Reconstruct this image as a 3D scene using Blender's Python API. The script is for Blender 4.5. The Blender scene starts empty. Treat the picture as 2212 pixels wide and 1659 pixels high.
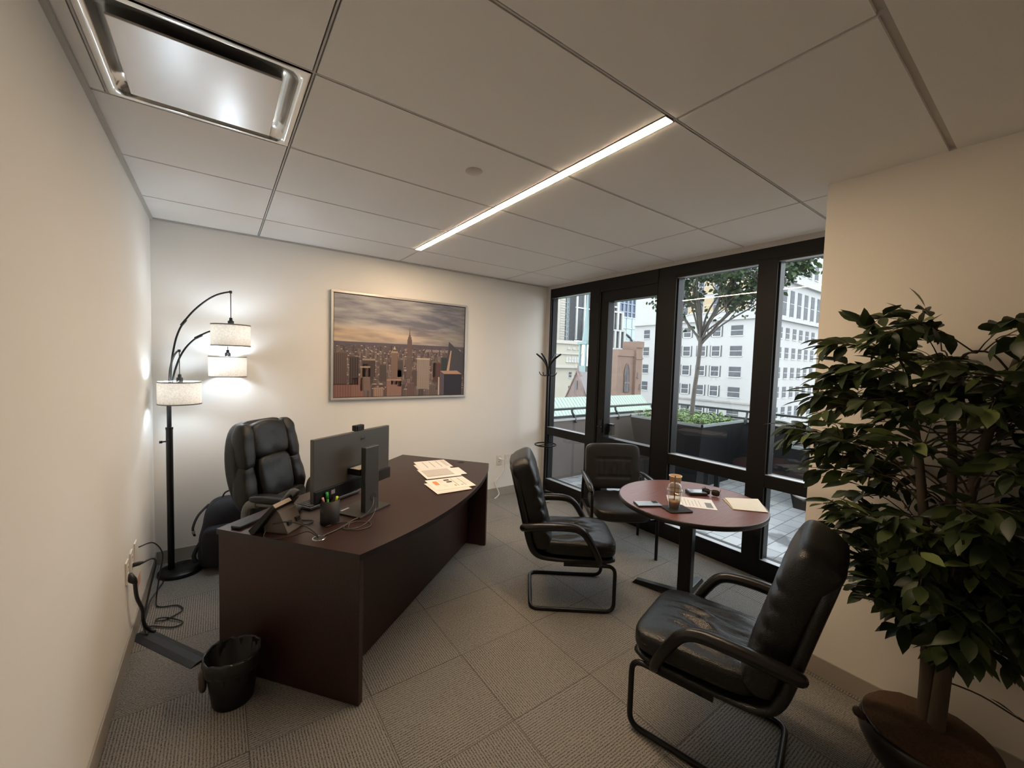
import bpy, math, random
from mathutils import Vector, Matrix, noise
random.seed(7)
PI = math.pi
SC = bpy.context.scene
COL = SC.collection
cos, sin, rad = math.cos, math.sin, math.radians

# ------------------------------------------------------------------ materials
MATS = {}
def _nt(name):
    m = bpy.data.materials.new(name); m.use_nodes = True
    nt = m.node_tree; nt.nodes.clear()
    out = nt.nodes.new('ShaderNodeOutputMaterial')
    return m, nt, out
def N(nt, t, **kw):
    n = nt.nodes.new(t)
    for k, v in kw.items():
        if k in ('operation', 'blend_type', 'data_type', 'noise_dimensions', 'feature', 'layer_name', 'attribute_name', 'wave_type', 'bands_direction', 'interpolation'): setattr(n, k, v)
        else: n.inputs[k].default_value = v
    return n
def pm(name, col, rough=.6, metal=0., var=.06, scale=18., bump=0., bscale=120., spec=.5, coat=0., stretch=None, detail=3.):
    """principled material with a procedural tint variation and optional bump"""
    if name in MATS: return MATS[name]
    m, nt, out = _nt(name); L = nt.links
    b = nt.nodes.new('ShaderNodeBsdfPrincipled')
    b.inputs['Roughness'].default_value = rough; b.inputs['Metallic'].default_value = metal
    b.inputs['Specular IOR Level'].default_value = spec; b.inputs['Coat Weight'].default_value = coat
    tc = nt.nodes.new('ShaderNodeTexCoord'); src = tc.outputs['Object']
    if stretch:
        mp = nt.nodes.new('ShaderNodeMapping'); mp.inputs['Scale'].default_value = stretch
        L.new(src, mp.inputs[0]); src = mp.outputs[0]
    n = N(nt, 'ShaderNodeTexNoise', Scale=scale, Detail=detail); L.new(src, n.inputs['Vector'])
    mx = nt.nodes.new('ShaderNodeMix'); mx.data_type = 'RGBA'
    mx.inputs[6].default_value = (*[c*(1-var) for c in col], 1); mx.inputs[7].default_value = (*[min(1, c*(1+var)) for c in col], 1)
    L.new(n.outputs['Fac'], mx.inputs[0]); L.new(mx.outputs[2], b.inputs['Base Color'])
    if bump:
        n2 = N(nt, 'ShaderNodeTexNoise', Scale=bscale, Detail=4.); L.new(src, n2.inputs['Vector'])
        bp = nt.nodes.new('ShaderNodeBump'); bp.inputs['Strength'].default_value = bump; bp.inputs['Distance'].default_value = .004
        L.new(n2.outputs['Fac'], bp.inputs['Height']); L.new(bp.outputs[0], b.inputs['Normal'])
    L.new(b.outputs[0], out.inputs[0]); MATS[name] = m
    return m
def emit(name, col, s):
    m, nt, out = _nt(name)
    e = nt.nodes.new('ShaderNodeEmission'); e.inputs[0].default_value = (*col, 1); e.inputs[1].default_value = s
    nt.links.new(e.outputs[0], out.inputs[0]); return m
def glass_pane(name, tint=(.93, .96, .95), boost=1.7):
    m, nt, out = _nt(name); L = nt.links
    t = nt.nodes.new('ShaderNodeBsdfTransparent'); t.inputs[0].default_value = (*tint, 1)
    g = nt.nodes.new('ShaderNodeBsdfGlossy'); g.inputs['Roughness'].default_value = 0.0
    lw = N(nt, 'ShaderNodeLayerWeight', Blend=.5)          # facing term is the same from either side
    pw = N(nt, 'ShaderNodeMath', operation='POWER'); pw.inputs[1].default_value = 5.; L.new(lw.outputs['Facing'], pw.inputs[0])
    mu = N(nt, 'ShaderNodeMath', operation='MULTIPLY_ADD'); mu.inputs[1].default_value = .9; mu.inputs[2].default_value = .045*boost; mu.use_clamp = True
    mx = nt.nodes.new('ShaderNodeMixShader')
    L.new(pw.outputs[0], mu.inputs[0]); L.new(mu.outputs[0], mx.inputs[0]); L.new(t.outputs[0], mx.inputs[1]); L.new(g.outputs[0], mx.inputs[2])
    L.new(mx.outputs[0], out.inputs[0]); return m
def vcol(name, rough=.6, spec=.4, scale=1.):
    m, nt, out = _nt(name)
    b = nt.nodes.new('ShaderNodeBsdfPrincipled'); b.inputs['Roughness'].default_value = rough; b.inputs['Specular IOR Level'].default_value = spec
    a = nt.nodes.new('ShaderNodeAttribute'); a.attribute_name = 'Col'
    nt.links.new(a.outputs['Color'], b.inputs['Base Color']); nt.links.new(b.outputs[0], out.inputs[0]); return m

def leather(name, col, rough=.38):
    m = pm(name, col, rough=rough, var=.18, scale=9, spec=.40)
    nt = m.node_tree; L = nt.links; b = [n for n in nt.nodes if n.type == 'BSDF_PRINCIPLED'][0]
    tc = [n for n in nt.nodes if n.type == 'TEX_COORD'][0]
    v = N(nt, 'ShaderNodeTexVoronoi', Scale=260.); L.new(tc.outputs['Object'], v.inputs['Vector'])
    n2 = N(nt, 'ShaderNodeTexNoise', Scale=7., Detail=2.); L.new(tc.outputs['Object'], n2.inputs['Vector'])
    ad = N(nt, 'ShaderNodeMath', operation='MULTIPLY_ADD'); ad.inputs[1].default_value = .25
    L.new(v.outputs['Distance'], ad.inputs[0]); L.new(n2.outputs['Fac'], ad.inputs[2])
    bp = nt.nodes.new('ShaderNodeBump'); bp.inputs['Strength'].default_value = .5; bp.inputs['Distance'].default_value = .006
    L.new(ad.outputs[0], bp.inputs['Height']); L.new(bp.outputs[0], b.inputs['Normal'])
    return m
def wood(name, dark, light, rough, direction=(1, 14, 14), scale=6.):
    m, nt, out = _nt(name); L = nt.links
    b = nt.nodes.new('ShaderNodeBsdfPrincipled'); b.inputs['Roughness'].default_value = rough
    tc = nt.nodes.new('ShaderNodeTexCoord'); mp = nt.nodes.new('ShaderNodeMapping'); mp.inputs['Scale'].default_value = direction
    L.new(tc.outputs['Object'], mp.inputs[0])
    n = N(nt, 'ShaderNodeTexNoise', Scale=scale, Detail=6., Roughness=.65); L.new(mp.outputs[0], n.inputs['Vector'])
    r = nt.nodes.new('ShaderNodeValToRGB'); r.color_ramp.elements[0].position = .3; r.color_ramp.elements[1].position = .72
    r.color_ramp.elements[0].color = (*dark, 1); r.color_ramp.elements[1].color = (*light, 1)
    L.new(n.outputs['Fac'], r.inputs[0]); L.new(r.outputs[0], b.inputs['Base Color']); L.new(b.outputs[0], out.inputs[0])
    return m

M_wall = pm('wall_paint', (.80, .775, .735), rough=.75, var=.015, scale=2, bump=.05, bscale=380)
M_ceil = pm('ceiling_tile', (.91, .89, .86), rough=.9, var=.03, scale=220, bump=.08, bscale=500)
M_grid = pm('ceiling_grid', (.6, .57, .54), rough=.55, var=.02)
M_void = pm('ceiling_void', (.03, .03, .03), rough=.9)
M_base = pm('baseboard_vinyl', (.34, .31, .275), rough=.5, var=.02)
M_frame = pm('bronze_frame', (.009, .008, .008), rough=.45, var=.1, spec=.22)
M_alu = pm('sill_aluminium', (.36, .37, .38), rough=.35, metal=.3)
M_glass = glass_pane('window_glass')
M_blackmetal = pm('black_metal', (.007, .007, .007), rough=.3, spec=.3)
M_plastic = pm('black_plastic', (.007, .007, .008), rough=.42, spec=.28)
M_greypl = pm('grey_plastic', (.09, .09, .095), rough=.45)
M_white = pm('white_plastic', (.78, .76, .72), rough=.4)
M_leather = leather('black_leather', (.008, .0075, .0075), rough=.30)
M_leather2 = leather('black_leather_matt', (.006, .0058, .0055), rough=.38)
M_leather3 = leather('dark_brown_leather', (.013, .0105, .009), rough=.38)
M_desk = wood('dark_mahogany_laminate', (.017, .0055, .004), (.036, .0125, .009), .40)
M_table = wood('cherry_laminate', (.115, .036, .025), (.20, .072, .05), .36)
M_edge = pm('dark_edge_band', (.012, .008, .008), rough=.4)
M_print = vcol('printed_paper', .7)
M_poster = vcol('printed_canvas', .55)
M_cable = pm('black_cable', (.015, .015, .015), rough=.5)
M_greycable = pm('grey_cable', (.08, .07, .065), rough=.5)
M_chrome = pm('satin_chrome', (.62, .62, .60), rough=.2, metal=1.)

def carpet():
    m, nt, out = _nt('carpet_tiles'); L = nt.links
    b = nt.nodes.new('ShaderNodeBsdfPrincipled'); b.inputs['Roughness'].default_value = .95; b.inputs['Specular IOR Level'].default_value = .15
    tc = nt.nodes.new('ShaderNodeTexCoord'); sp = nt.nodes.new('ShaderNodeSeparateXYZ'); L.new(tc.outputs['Object'], sp.inputs[0])
    def mth(op, a, bb=None, c=None):
        n = nt.nodes.new('ShaderNodeMath'); n.operation = op
        for i, v in enumerate((a, bb, c)):
            if v is None: continue
            if isinstance(v, (int, float)): n.inputs[i].default_value = v
            else: L.new(v, n.inputs[i])
        return n.outputs[0]
    T = .482
    ux = mth('DIVIDE', mth('SUBTRACT', sp.outputs[0], .96-10*T), T)
    uy = mth('DIVIDE', mth('ADD', sp.outputs[1], 2.07+20*T), T)
    par = mth('MODULO', mth('ADD', mth('FLOOR', ux), mth('FLOOR', uy)), 2.)
    fx = mth('FRACT', ux); fy = mth('FRACT', uy)
    # wobble + stripe coordinate
    nz = N(nt, 'ShaderNodeTexNoise', Scale=60., Detail=2.); L.new(tc.outputs['Object'], nz.inputs['Vector'])
    wob = mth('MULTIPLY', mth('SUBTRACT', nz.outputs['Fac'], .5), .006)
    coord = mth('ADD', mth('ADD', mth('MULTIPLY', sp.outputs[0], mth('SUBTRACT', 1., par)), mth('MULTIPLY', sp.outputs[1], par)), wob)
    st = mth('ADD', mth('MULTIPLY', mth('SINE', mth('MULTIPLY', coord, 2*PI/.0115)), .5), .5)
    n1 = N(nt, 'ShaderNodeTexNoise', Scale=170., Detail=3., Roughness=.8); L.new(tc.outputs['Object'], n1.inputs['Vector'])
    n2 = N(nt, 'ShaderNodeTexNoise', Scale=3., Detail=2.); L.new(tc.outputs['Object'], n2.inputs['Vector'])
    v = mth('ADD', mth('MULTIPLY', st, .30), mth('MULTIPLY', n1.outputs['Fac'], 1.45))
    v = mth('ADD', v, mth('MULTIPLY', n2.outputs['Fac'], .12))
    r = nt.nodes.new('ShaderNodeValToRGB'); r.color_ramp.elements[0].position = .66; r.color_ramp.elements[1].position = 1.2
    r.color_ramp.elements[0].color = (.05, .046, .042, 1); r.color_ramp.elements[1].color = (.30, .28, .255, 1)
    L.new(v, r.inputs[0])
    # seams between tiles
    def edge(f): return mth('MINIMUM', f, mth('SUBTRACT', 1., f))
    e = mth('MINIMUM', edge(fx), edge(fy))
    seam = mth('LESS_THAN', e, .0045)
    mx = nt.nodes.new('ShaderNodeMix'); mx.data_type = 'RGBA'; L.new(mth('MULTIPLY', seam, .55), mx.inputs[0]); L.new(r.outputs[0], mx.inputs[6]); mx.inputs[7].default_value = (.04, .036, .032, 1)
    L.new(mx.outputs[2], b.inputs['Base Color'])
    bp = nt.nodes.new('ShaderNodeBump'); bp.inputs['Strength'].default_value = .7; bp.inputs['Distance'].default_value = .004
    L.new(v, bp.inputs['Height']); L.new(bp.outputs[0], b.inputs['Normal'])
    L.new(b.outputs[0], out.inputs[0]); return m
M_carpet = carpet()

# ------------------------------------------------------------------ mesh builder
class MB:
    def __init__(s): s.v = []; s.f = []; s.m = []; s.c = []; s.sm = []
    def add(s, vs, fs, mi=0, col=None, smooth=False, mat=None):
        o = len(s.v)
        s.v += [tuple(mat @ Vector(p)) for p in vs] if mat is not None else [tuple(p) for p in vs]
        for f in fs:
            s.f.append(tuple(i+o for i in f)); s.m.append(mi); s.c.append(col or (1, 1, 1)); s.sm.append(smooth)
        return s
    def box(s, x0, x1, y0, y1, z0, z1, mi=0, col=None, mat=None):
        vs = [(x0, y0, z0), (x1, y0, z0), (x1, y1, z0), (x0, y1, z0), (x0, y0, z1), (x1, y0, z1), (x1, y1, z1), (x0, y1, z1)]
        return s.add(vs, [(0, 3, 2, 1), (4, 5, 6, 7), (0, 1, 5, 4), (1, 2, 6, 5), (2, 3, 7, 6), (3, 0, 4, 7)], mi, col, False, mat)
    def cbox(s, c, sz, mi=0, col=None, mat=None):
        return s.box(c[0]-sz[0]/2, c[0]+sz[0]/2, c[1]-sz[1]/2, c[1]+sz[1]/2, c[2]-sz[2]/2, c[2]+sz[2]/2, mi, col, mat)
    def quad(s, a, b, c, d, mi=0, col=None): return s.add([a, b, c, d], [(0, 1, 2, 3)], mi, col)
    def prism(s, poly, z0, z1, mi=0, col=None, mat=None, side_mi=None):
        n = len(poly)
        vs = [(x, y, z0) for x, y in poly]+[(x, y, z1) for x, y in poly]
        s.add(vs, [tuple(range(n-1, -1, -1)), tuple(range(n, 2*n))], mi, col, False, mat)
        s.add(vs, [(i, (i+1) % n, n+(i+1) % n, n+i) for i in range(n)], mi if side_mi is None else side_mi, col, False, mat)
        return s
    def lathe(s, prof, seg=32, c=(0, 0, 0), mi=0, col=None, mat=None, smooth=True, a0=0, jit=None):
        n = len(prof); vs = []
        for i in range(seg):
            a = 2*PI*i/seg+a0
            for k, (r, z) in enumerate(prof):
                dr, dz = jit(a, k) if jit else (0, 0)
                vs.append((c[0]+(r+dr)*cos(a), c[1]+(r+dr)*sin(a), c[2]+z+dz))
        fs = []
        for i in range(seg):
            j = (i+1) % seg
            for k in range(n-1):
                fs.append((i*n+k, j*n+k, j*n+k+1, i*n+k+1))
        return s.add(vs, fs, mi, col, smooth, mat)
    def cyl(s, c, r, z0, z1, seg=24, mi=0, col=None, mat=None, r2=None):
        r2 = r if r2 is None else r2
        return s.lathe([(0, z0), (r, z0), (r, z0), (r2, z1), (r2, z1), (0, z1)], seg, (c[0], c[1], 0), mi, col, mat, smooth=False)
    def tube(s, pts, r, seg=8, mi=0, closed=False, col=None, sub=0, flat=1., cap=True, mat=None):
        P = [Vector(p) for p in pts]
        R = list(r) if isinstance(r, (list, tuple)) else [r]*len(P)
        if sub: P, R = catmull(P, sub, closed, R)
        n = len(P); up = None; rings = []
        for i in range(n):
            if closed: t = P[(i+1) % n]-P[i-1]
            else: t = P[min(i+1, n-1)]-P[max(i-1, 0)]
            if t.length < 1e-9: t = Vector((0, 0, 1))
            t.normalize()
            if up is None: up = t.orthogonal().normalized() if abs(t.z) > .95 else Vector((0, 0, 1))
            a = up-t*up.dot(t)
            if a.length < 1e-4: a = t.orthogonal()
            a.normalize(); up = a; b = t.cross(a)
            rings.append([P[i]+(a*cos(2*PI*k/seg)*flat+b*sin(2*PI*k/seg))*R[i] for k in range(seg)])
        vs = [q for rg in rings for q in rg]; fs = []
        for i in range(n if closed else n-1):
            j = (i+1) % n
            for k in range(seg):
                l = (k+1) % seg; fs.append((i*seg+k, i*seg+l, j*seg+l, j*seg+k))
        if cap and not closed: fs += [tuple(range(seg-1, -1, -1)), tuple(range((n-1)*seg, n*seg))]
        return s.add(vs, fs, mi, col, True, mat)
    def puff(s, c, h, k=5., n=12, mi=0, fn=None, mat=None, col=None):
        """rounded cushion: p-norm box with half sizes h"""
        idx = {}; vs = []; fs = []
        def vid(p):
            key = tuple(round(x, 5) for x in p)
            if key not in idx:
                l = (abs(p[0])**k+abs(p[1])**k+abs(p[2])**k)**(1/k)
                q = Vector((p[0]/l*h[0], p[1]/l*h[1], p[2]/l*h[2]))
                if fn: q = fn(q)
                idx[key] = len(vs); vs.append((q[0]+c[0], q[1]+c[1], q[2]+c[2]))
            return idx[key]
        def g(i): return -1+2*i/n
        for ax in range(3):
            for sg in (-1, 1):
                for i in range(n):
                    for j in range(n):
                        q = []
                        for a, b in ((i, j), (i+1, j), (i+1, j+1), (i, j+1)):
                            p = [0, 0, 0]; p[ax] = sg; p[(ax+1) % 3] = g(a); p[(ax+2) % 3] = g(b); q.append(vid(p))
                        fs.append(tuple(q) if sg > 0 else tuple(q[::-1]))
        return s.add(vs, fs, mi, col, True, mat)
    def build(s, name, mats, parent=None, bevel=0., smooth=None, label=None, bseg=2):
        me = bpy.data.meshes.new(name)
        me.from_pydata(s.v, [], s.f)
        mats = mats if isinstance(mats, (list, tuple)) else [mats]
        for m in mats: me.materials.append(m)
        me.polygons.foreach_set('material_index', s.m)
        me.polygons.foreach_set('use_smooth', [bool(x) if smooth is None else smooth for x in s.sm])
        if any(c != (1, 1, 1) for c in s.c):
            a = me.color_attributes.new('Col', 'FLOAT_COLOR', 'CORNER'); d = []
            for p in me.polygons: d += [*s.c[p.index], 1.]*p.loop_total
            a.data.foreach_set('color', d)
        me.update()
        o = bpy.data.objects.new(name, me); COL.objects.link(o)
        if parent: o.parent = parent
        if bevel:
            b = o.modifiers.new('bevel', 'BEVEL'); b.width = bevel; b.segments = bseg; b.limit_method = 'ANGLE'; b.angle_limit = rad(40)
        if label: o['label'] = label
        return o
def catmull(P, sub, closed=False, R=None):
    n = len(P); out = []; rr = []
    for i in range(n if closed else n-1):
        g = (lambda k: P[k % n]) if closed else (lambda k: P[max(0, min(n-1, k))])
        p0, p1, p2, p3 = g(i-1), g(i), g(i+1), g(i+2)
        for q in range(sub):
            t = q/sub
            out.append(.5*((2*p1)+(-p0+p2)*t+(2*p0-5*p1+4*p2-p3)*t*t+(-p0+3*p1-3*p2+p3)*t**3))
            if R: rr.append(R[i]*(1-t)+R[(i+1) % n]*t)
    if not closed:
        out.append(P[-1])
        if R: rr.append(R[-1])
    return out, rr
def tag(o, label=None, cat=None, group=None, kind=None):
    if label: o['label'] = label
    if cat: o['category'] = cat
    if group: o['group'] = group
    if kind: o['kind'] = kind
    return o
def thing(name, label, cat, loc=(0, 0, 0), rz=0., group=None):
    o = bpy.data.objects.new(name, None); COL.objects.link(o); o.empty_display_size = .1
    o.location = loc; o.rotation_euler = (0, 0, rz)
    return tag(o, label, cat, group)
def struct(name, mb, m, label=None, bevel=0., parent=None):
    o = mb.build(name, m, parent, bevel)
    if not parent: o['kind'] = 'structure'
    if label: o['label'] = label
    return o
def kids(o): return [c for c in COL.objects if c.parent == o]
def dup(o, parent=None):
    c = o.copy(); COL.objects.link(c)
    if parent: c.parent = parent
    for k in kids(o): dup(k, c)
    return c
def text_mesh(name, body, size, m, parent, mat, extrude=.0004, align='CENTER'):
    cu = bpy.data.curves.new('txt', 'FONT'); cu.body = body; cu.size = size; cu.extrude = extrude; cu.align_x = align; cu.align_y = 'CENTER'
    t = bpy.data.objects.new('txt', cu); COL.objects.link(t)
    bpy.context.view_layer.update()
    me = bpy.data.meshes.new_from_object(t.evaluated_get(bpy.context.evaluated_depsgraph_get()))
    bpy.data.objects.remove(t); bpy.data.curves.remove(cu)
    me.transform(mat); me.name = name
    me.materials.clear(); me.materials.append(m)
    o = bpy.data.objects.new(name, me); COL.objects.link(o); o.parent = parent
    return o

# ------------------------------------------------------------------ room shell
ZC = 2.54; XW = 3.72; XR = 2.92; YR = -3.124; YN = -5.7
mb = MB(); mb.box(-.12, XW+.02, YN, .02, -.06, 0); struct('floor', mb, M_carpet, 'grey brown carpet tiles laid quarter turned')
mb = MB(); mb.box(-.12, 0, YN-.1, .12, -.06, ZC+.3); struct('wall_left', mb, M_wall)
mb = MB(); mb.box(0, XW+.14, 0, .12, -.06, ZC+.3); struct('wall_back', mb, M_wall)
mb = MB(); mb.box(-.12, XR+.1, YN-.12, YN, -.06, ZC+.3); struct('wall_near', mb, M_wall)
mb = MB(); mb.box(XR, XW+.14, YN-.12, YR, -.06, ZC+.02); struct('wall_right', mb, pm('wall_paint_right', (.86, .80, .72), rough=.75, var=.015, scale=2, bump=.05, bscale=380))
# strip of plaster between back corner and window frame, and above the frame
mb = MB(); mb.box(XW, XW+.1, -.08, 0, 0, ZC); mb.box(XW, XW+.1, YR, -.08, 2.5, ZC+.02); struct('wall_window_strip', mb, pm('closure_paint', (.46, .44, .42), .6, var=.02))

# ceiling: lay-in tiles with open reveals, grid bars behind
xs = [0, .6577, 1.8247, 3.066, XW]; ys = [0, -.509, -1.141, -1.746, -2.351, -2.954, -3.559]
g = .0075
mb = MB()
for i in range(4):
    for j in range(6):
        x0, x1 = xs[i]+(g if i else .004), xs[i+1]-(g if i < 3 else .002)
        y1, y0 = ys[j]-(g if j else .004), ys[j+1]+(g if j < 5 else .012)
        if i == 0 and j == 3: mb.box(x0, .055, y0, y1, ZC, ZC+.02); continue      # beside the air diffuser
        if i == 0 and j > 3:
            mb.box(x0, .055, y0, y1, ZC, ZC+.02); x0 = .068
        if i == 1 and j < 5:                                                     # light slot runs beside this column
            if j == 0: x1 = xs[2]-g
            else: x1 = 1.770
        if i == 2 and j in (1, 2, 3, 4): x0 = 1.836
        mb.box(x0, x1, y0, y1, ZC, ZC+.02)
mb.box(0, XW, YN, ys[6]-.012, ZC-.001, ZC+.02)
struct('ceiling', mb, M_ceil)
mb = MB(); b = .0028
for x in xs[1:4]: mb.box(x-b, x+b, ys[6], 0, ZC+.001, ZC+.03)
mb.box(.058, .065, ys[6], ys[3], ZC+.002, ZC+.03)
for y in ys[1:6]: mb.box(0, XW, y-b, y+b, ZC+.0014, ZC+.03)
mb.box(0, XW, ys[6]-.02, ys[6]+.02, ZC+.012, ZC+.03)
struct('trim_1', mb, M_grid, 'ceiling grid bars')
mb = MB(); mb.box(-.1, XW+.14, YN, .1, ZC+.06, ZC+.1); struct('trim_2', mb, M_void, 'dark void above the ceiling tiles')
mb = MB(); mb.box(0, .018, YN, 0, ZC-.014, ZC-.001); mb.box(0, XW, -.014, 0, ZC-.012, ZC-.001)
struct('trim_3', mb, pm('wall_angle', (.50, .47, .43), .5), 'wall angle along the ceiling edge')

H = .099
mb = MB(); mb.box(0, .008, YN, 0, 0, H); struct('baseboard_left', mb, M_base, bevel=.002)
mb = MB(); mb.box(.008, XW, -.008, 0, 0, H); struct('baseboard_back', mb, M_base, bevel=.002)
mb = MB(); mb.box(XR-.008, XR, YN, YR, 0, H); mb.box(XR-.008, XW, YR, YR+.008, 0, H); struct('baseboard_right', mb, pm('baseboard_tan', (.36, .31, .26), .5, var=.02), bevel=.002)

# ------------------------------------------------------------------ glazed wall
FX0, FX1, GX = XW, XW+.11, XW+.055
def bar(mb, y0, y1, z0, z1, x0=FX0, x1=FX1): mb.box(x0, x1, min(y0, y1), max(y0, y1), z0, z1)
mb = MB()
bar(mb, -.08, YR-.4, 2.415, 2.5); bar(mb, -.08, YR-.4, 0, .115)
bar(mb, -.08, -.10, .115, 2.415)
struct('trim_4', mb, M_frame, 'black head and base members of the glazed wall', bevel=.002)
for k, (a, b_) in enumerate([(-.748, -.885), (-1.603, -1.785), (-2.468, -2.60)]):
    mb = MB(); bar(mb, a, b_, .115, 2.415, FX0-.004, FX1+.02)
    if k == 1: bar(mb, -1.6005, -1.6035, 0.0, 2.5, FX0-.008, FX0)
    struct('trim_%d' % (5+k), mb, M_frame, ['black post between side pane and door', 'wide black post beside the door', 'black post between the two large panes'][k], bevel=.002)
def window(n, y0, y1, label):
    mb = MB()
    for (z0, z1) in ((.115, .14), (.70, .795), (2.39, 2.415)): bar(mb, y0, y1, z0, z1)
    for (a, c) in ((y0, y0-.012), (y1, y1+.012)): bar(mb, a, c, .14, 2.39, FX0+.02, FX1-.02)
    w = mb.build('window_%d' % n, M_frame, None, .0015); tag(w, label, kind='structure')
    mb = MB(); mb.box(FX0+.002, GX, y1+.001, y0-.001, .795, .799); mb.box(FX0+.002, GX, y1+.001, y0-.001, .14, .143); mb.box(FX0+.01, GX, y1+.001, y0-.001, 2.386, 2.39)
    mb.build('window_sill', M_alu, w, label='lit aluminium glazing sill')
    for (z0, z1) in ((.14, .70), (.795, 2.39)):
        mb = MB(); mb.quad((GX, y0, z0), (GX, y1, z0), (GX, y1, z1), (GX, y0, z1)); mb.build('window_pane', M_glass, w)
    return w
window(1, -.10, -.748, 'narrow side window left of the glass door')
window(2, -1.785, -2.468, 'window right of the glass door')
window(3, -2.60, -3.5, 'window beside the right wall, partly behind the ficus')
# door
mb = MB()
bar(mb, -.885, -1.603, 2.37, 2.415); bar(mb, -.90, -1.60, 2.258, 2.37, FX0+.012); bar(mb, -.90, -1.0, .115, 2.26, FX0+.012); bar(mb, -1.582, -1.60, .115, 2.26, FX0+.012)
bar(mb, -1.0, -1.582, .72, .815, FX0+.012); bar(mb, -1.0, -1.582, .115, .22, FX0+.012); bar(mb, -.885, -.90, .115, 2.37)
d = mb.build('door_1', M_frame, None, .002); tag(d, 'black framed glass door to the terrace', kind='structure')
for z0, z1 in ((.22, .72), (.815, 2.258)):
    mb = MB(); mb.quad((GX, -1.0, z0), (GX, -1.582, z0), (GX, -1.582, z1), (GX, -1.0, z1)); mb.build('door_pane', M_glass, d)
mb = MB(); mb.box(GX+.01, GX+.06, -1.07, -1.01, .84, .96); mb.box(FX0-.02, FX0+.012, -.985, -.95, .86, 1.0); mb.tube([(FX0-.03, -.967, .93), (FX0-.05, -.967, .93), (FX0-.05, -1.02, .93)], .008)
mb.build('door_handle', M_blackmetal, d, .003)

# ------------------------------------------------------------------ linear ceiling light (two sections)
M_strip = emit('strip_light_lens', (1., .74, .48), 132.)
def strip(y0, y1, label):
    t = thing('linear_ceiling_light', label, 'ceiling light', (1.8025, (y0+y1)/2, ZC), 0, 'linear ceiling light sections')
    h = (y1-y0)/2
    mb = MB()
    for sx in (-1, 1): mb.box(sx*.0255-.002, sx*.0255+.002, -h, h, -.002, .03)
    for sy in (-1, 1): mb.box(-.0275, .0275, sy*h-.0015, sy*h+.0015, -.002, .03)
    mb.box(-.0275, .0275, -h, h, .012, .03)
    mb.build('light_housing', pm('light_housing_grey', (.35, .32, .28), .4), t)
    mb = MB(); mb.box(-.0235, .0235, -h+.004, h-.004, -.0032, .011); mb.build('light_lens', M_strip, t)
strip(-1.742, -.518, 'glowing warm linear ceiling light section nearer the back wall')
strip(-2.944, -1.750, 'glowing warm linear ceiling light section nearer the viewer')

# sprinkler cover
mb = MB(); mb.lathe([(0, -.006), (.04, -.006), (.043, -.003), (.043, 0)], 32, (1.437, -2.088, ZC))
tag(mb.build('sprinkler_cover', pm('sprinkler_paint', (.56, .53, .49), .5)), 'round flat sprinkler cover on the ceiling tile', 'sprinkler')

# air diffuser
t = thing('ceiling_air_diffuser', 'square glossy metal ceiling air diffuser with flat centre plate', 'air vent', (.359, -2.0485, ZC))
def rrect(hx, hy, r, n=8):
    pts = []
    for cx, cy, a0 in ((hx-r, hy-r, 0), (-hx+r, hy-r, 90), (-hx+r, -hy+r, 180), (hx-r, -hy+r, 270)):
        for i in range(n+1): a = rad(a0+90*i/n); pts.append((cx+r*cos(a), cy+r*sin(a)))
    return pts
mb = MB(); HX, HY = .2915, .2945
loops = [(0, -.002, .002), (.016, -.004, .02), (.024, -.001, .05), (.03, .008, .06), (.042, .02, .065), (.06, .028, .065), (.09, .031, .06), (.16, .032, .04)]
L_ = [[(x, y, z) for x, y in rrect(HX-i, HY-i, r)] for i, z, r in loops]
nn = len(L_[0]); vs = [p for l in L_ for p in l]
mb.add(vs, [(a*nn+k, (a+1)*nn+k, (a+1)*nn+(k+1) % nn, a*nn+(k+1) % nn) for a in range(len(L_)-1) for k in range(nn)], smooth=True)
mb.build('diffuser_dish', pm('glossy_metal_white', (.72, .72, .70), .12, metal=.8, var=.02), t)
mb = MB(); mb.cbox((-.004, .010, -.007), (.440, .436, .008)); mb.box(-.02, .02, -.02, .02, -.003, .032)
mb.build('diffuser_plate', pm('satin_plate', (.62, .60, .58), .27, metal=.7, var=.02), t, .002)

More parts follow.
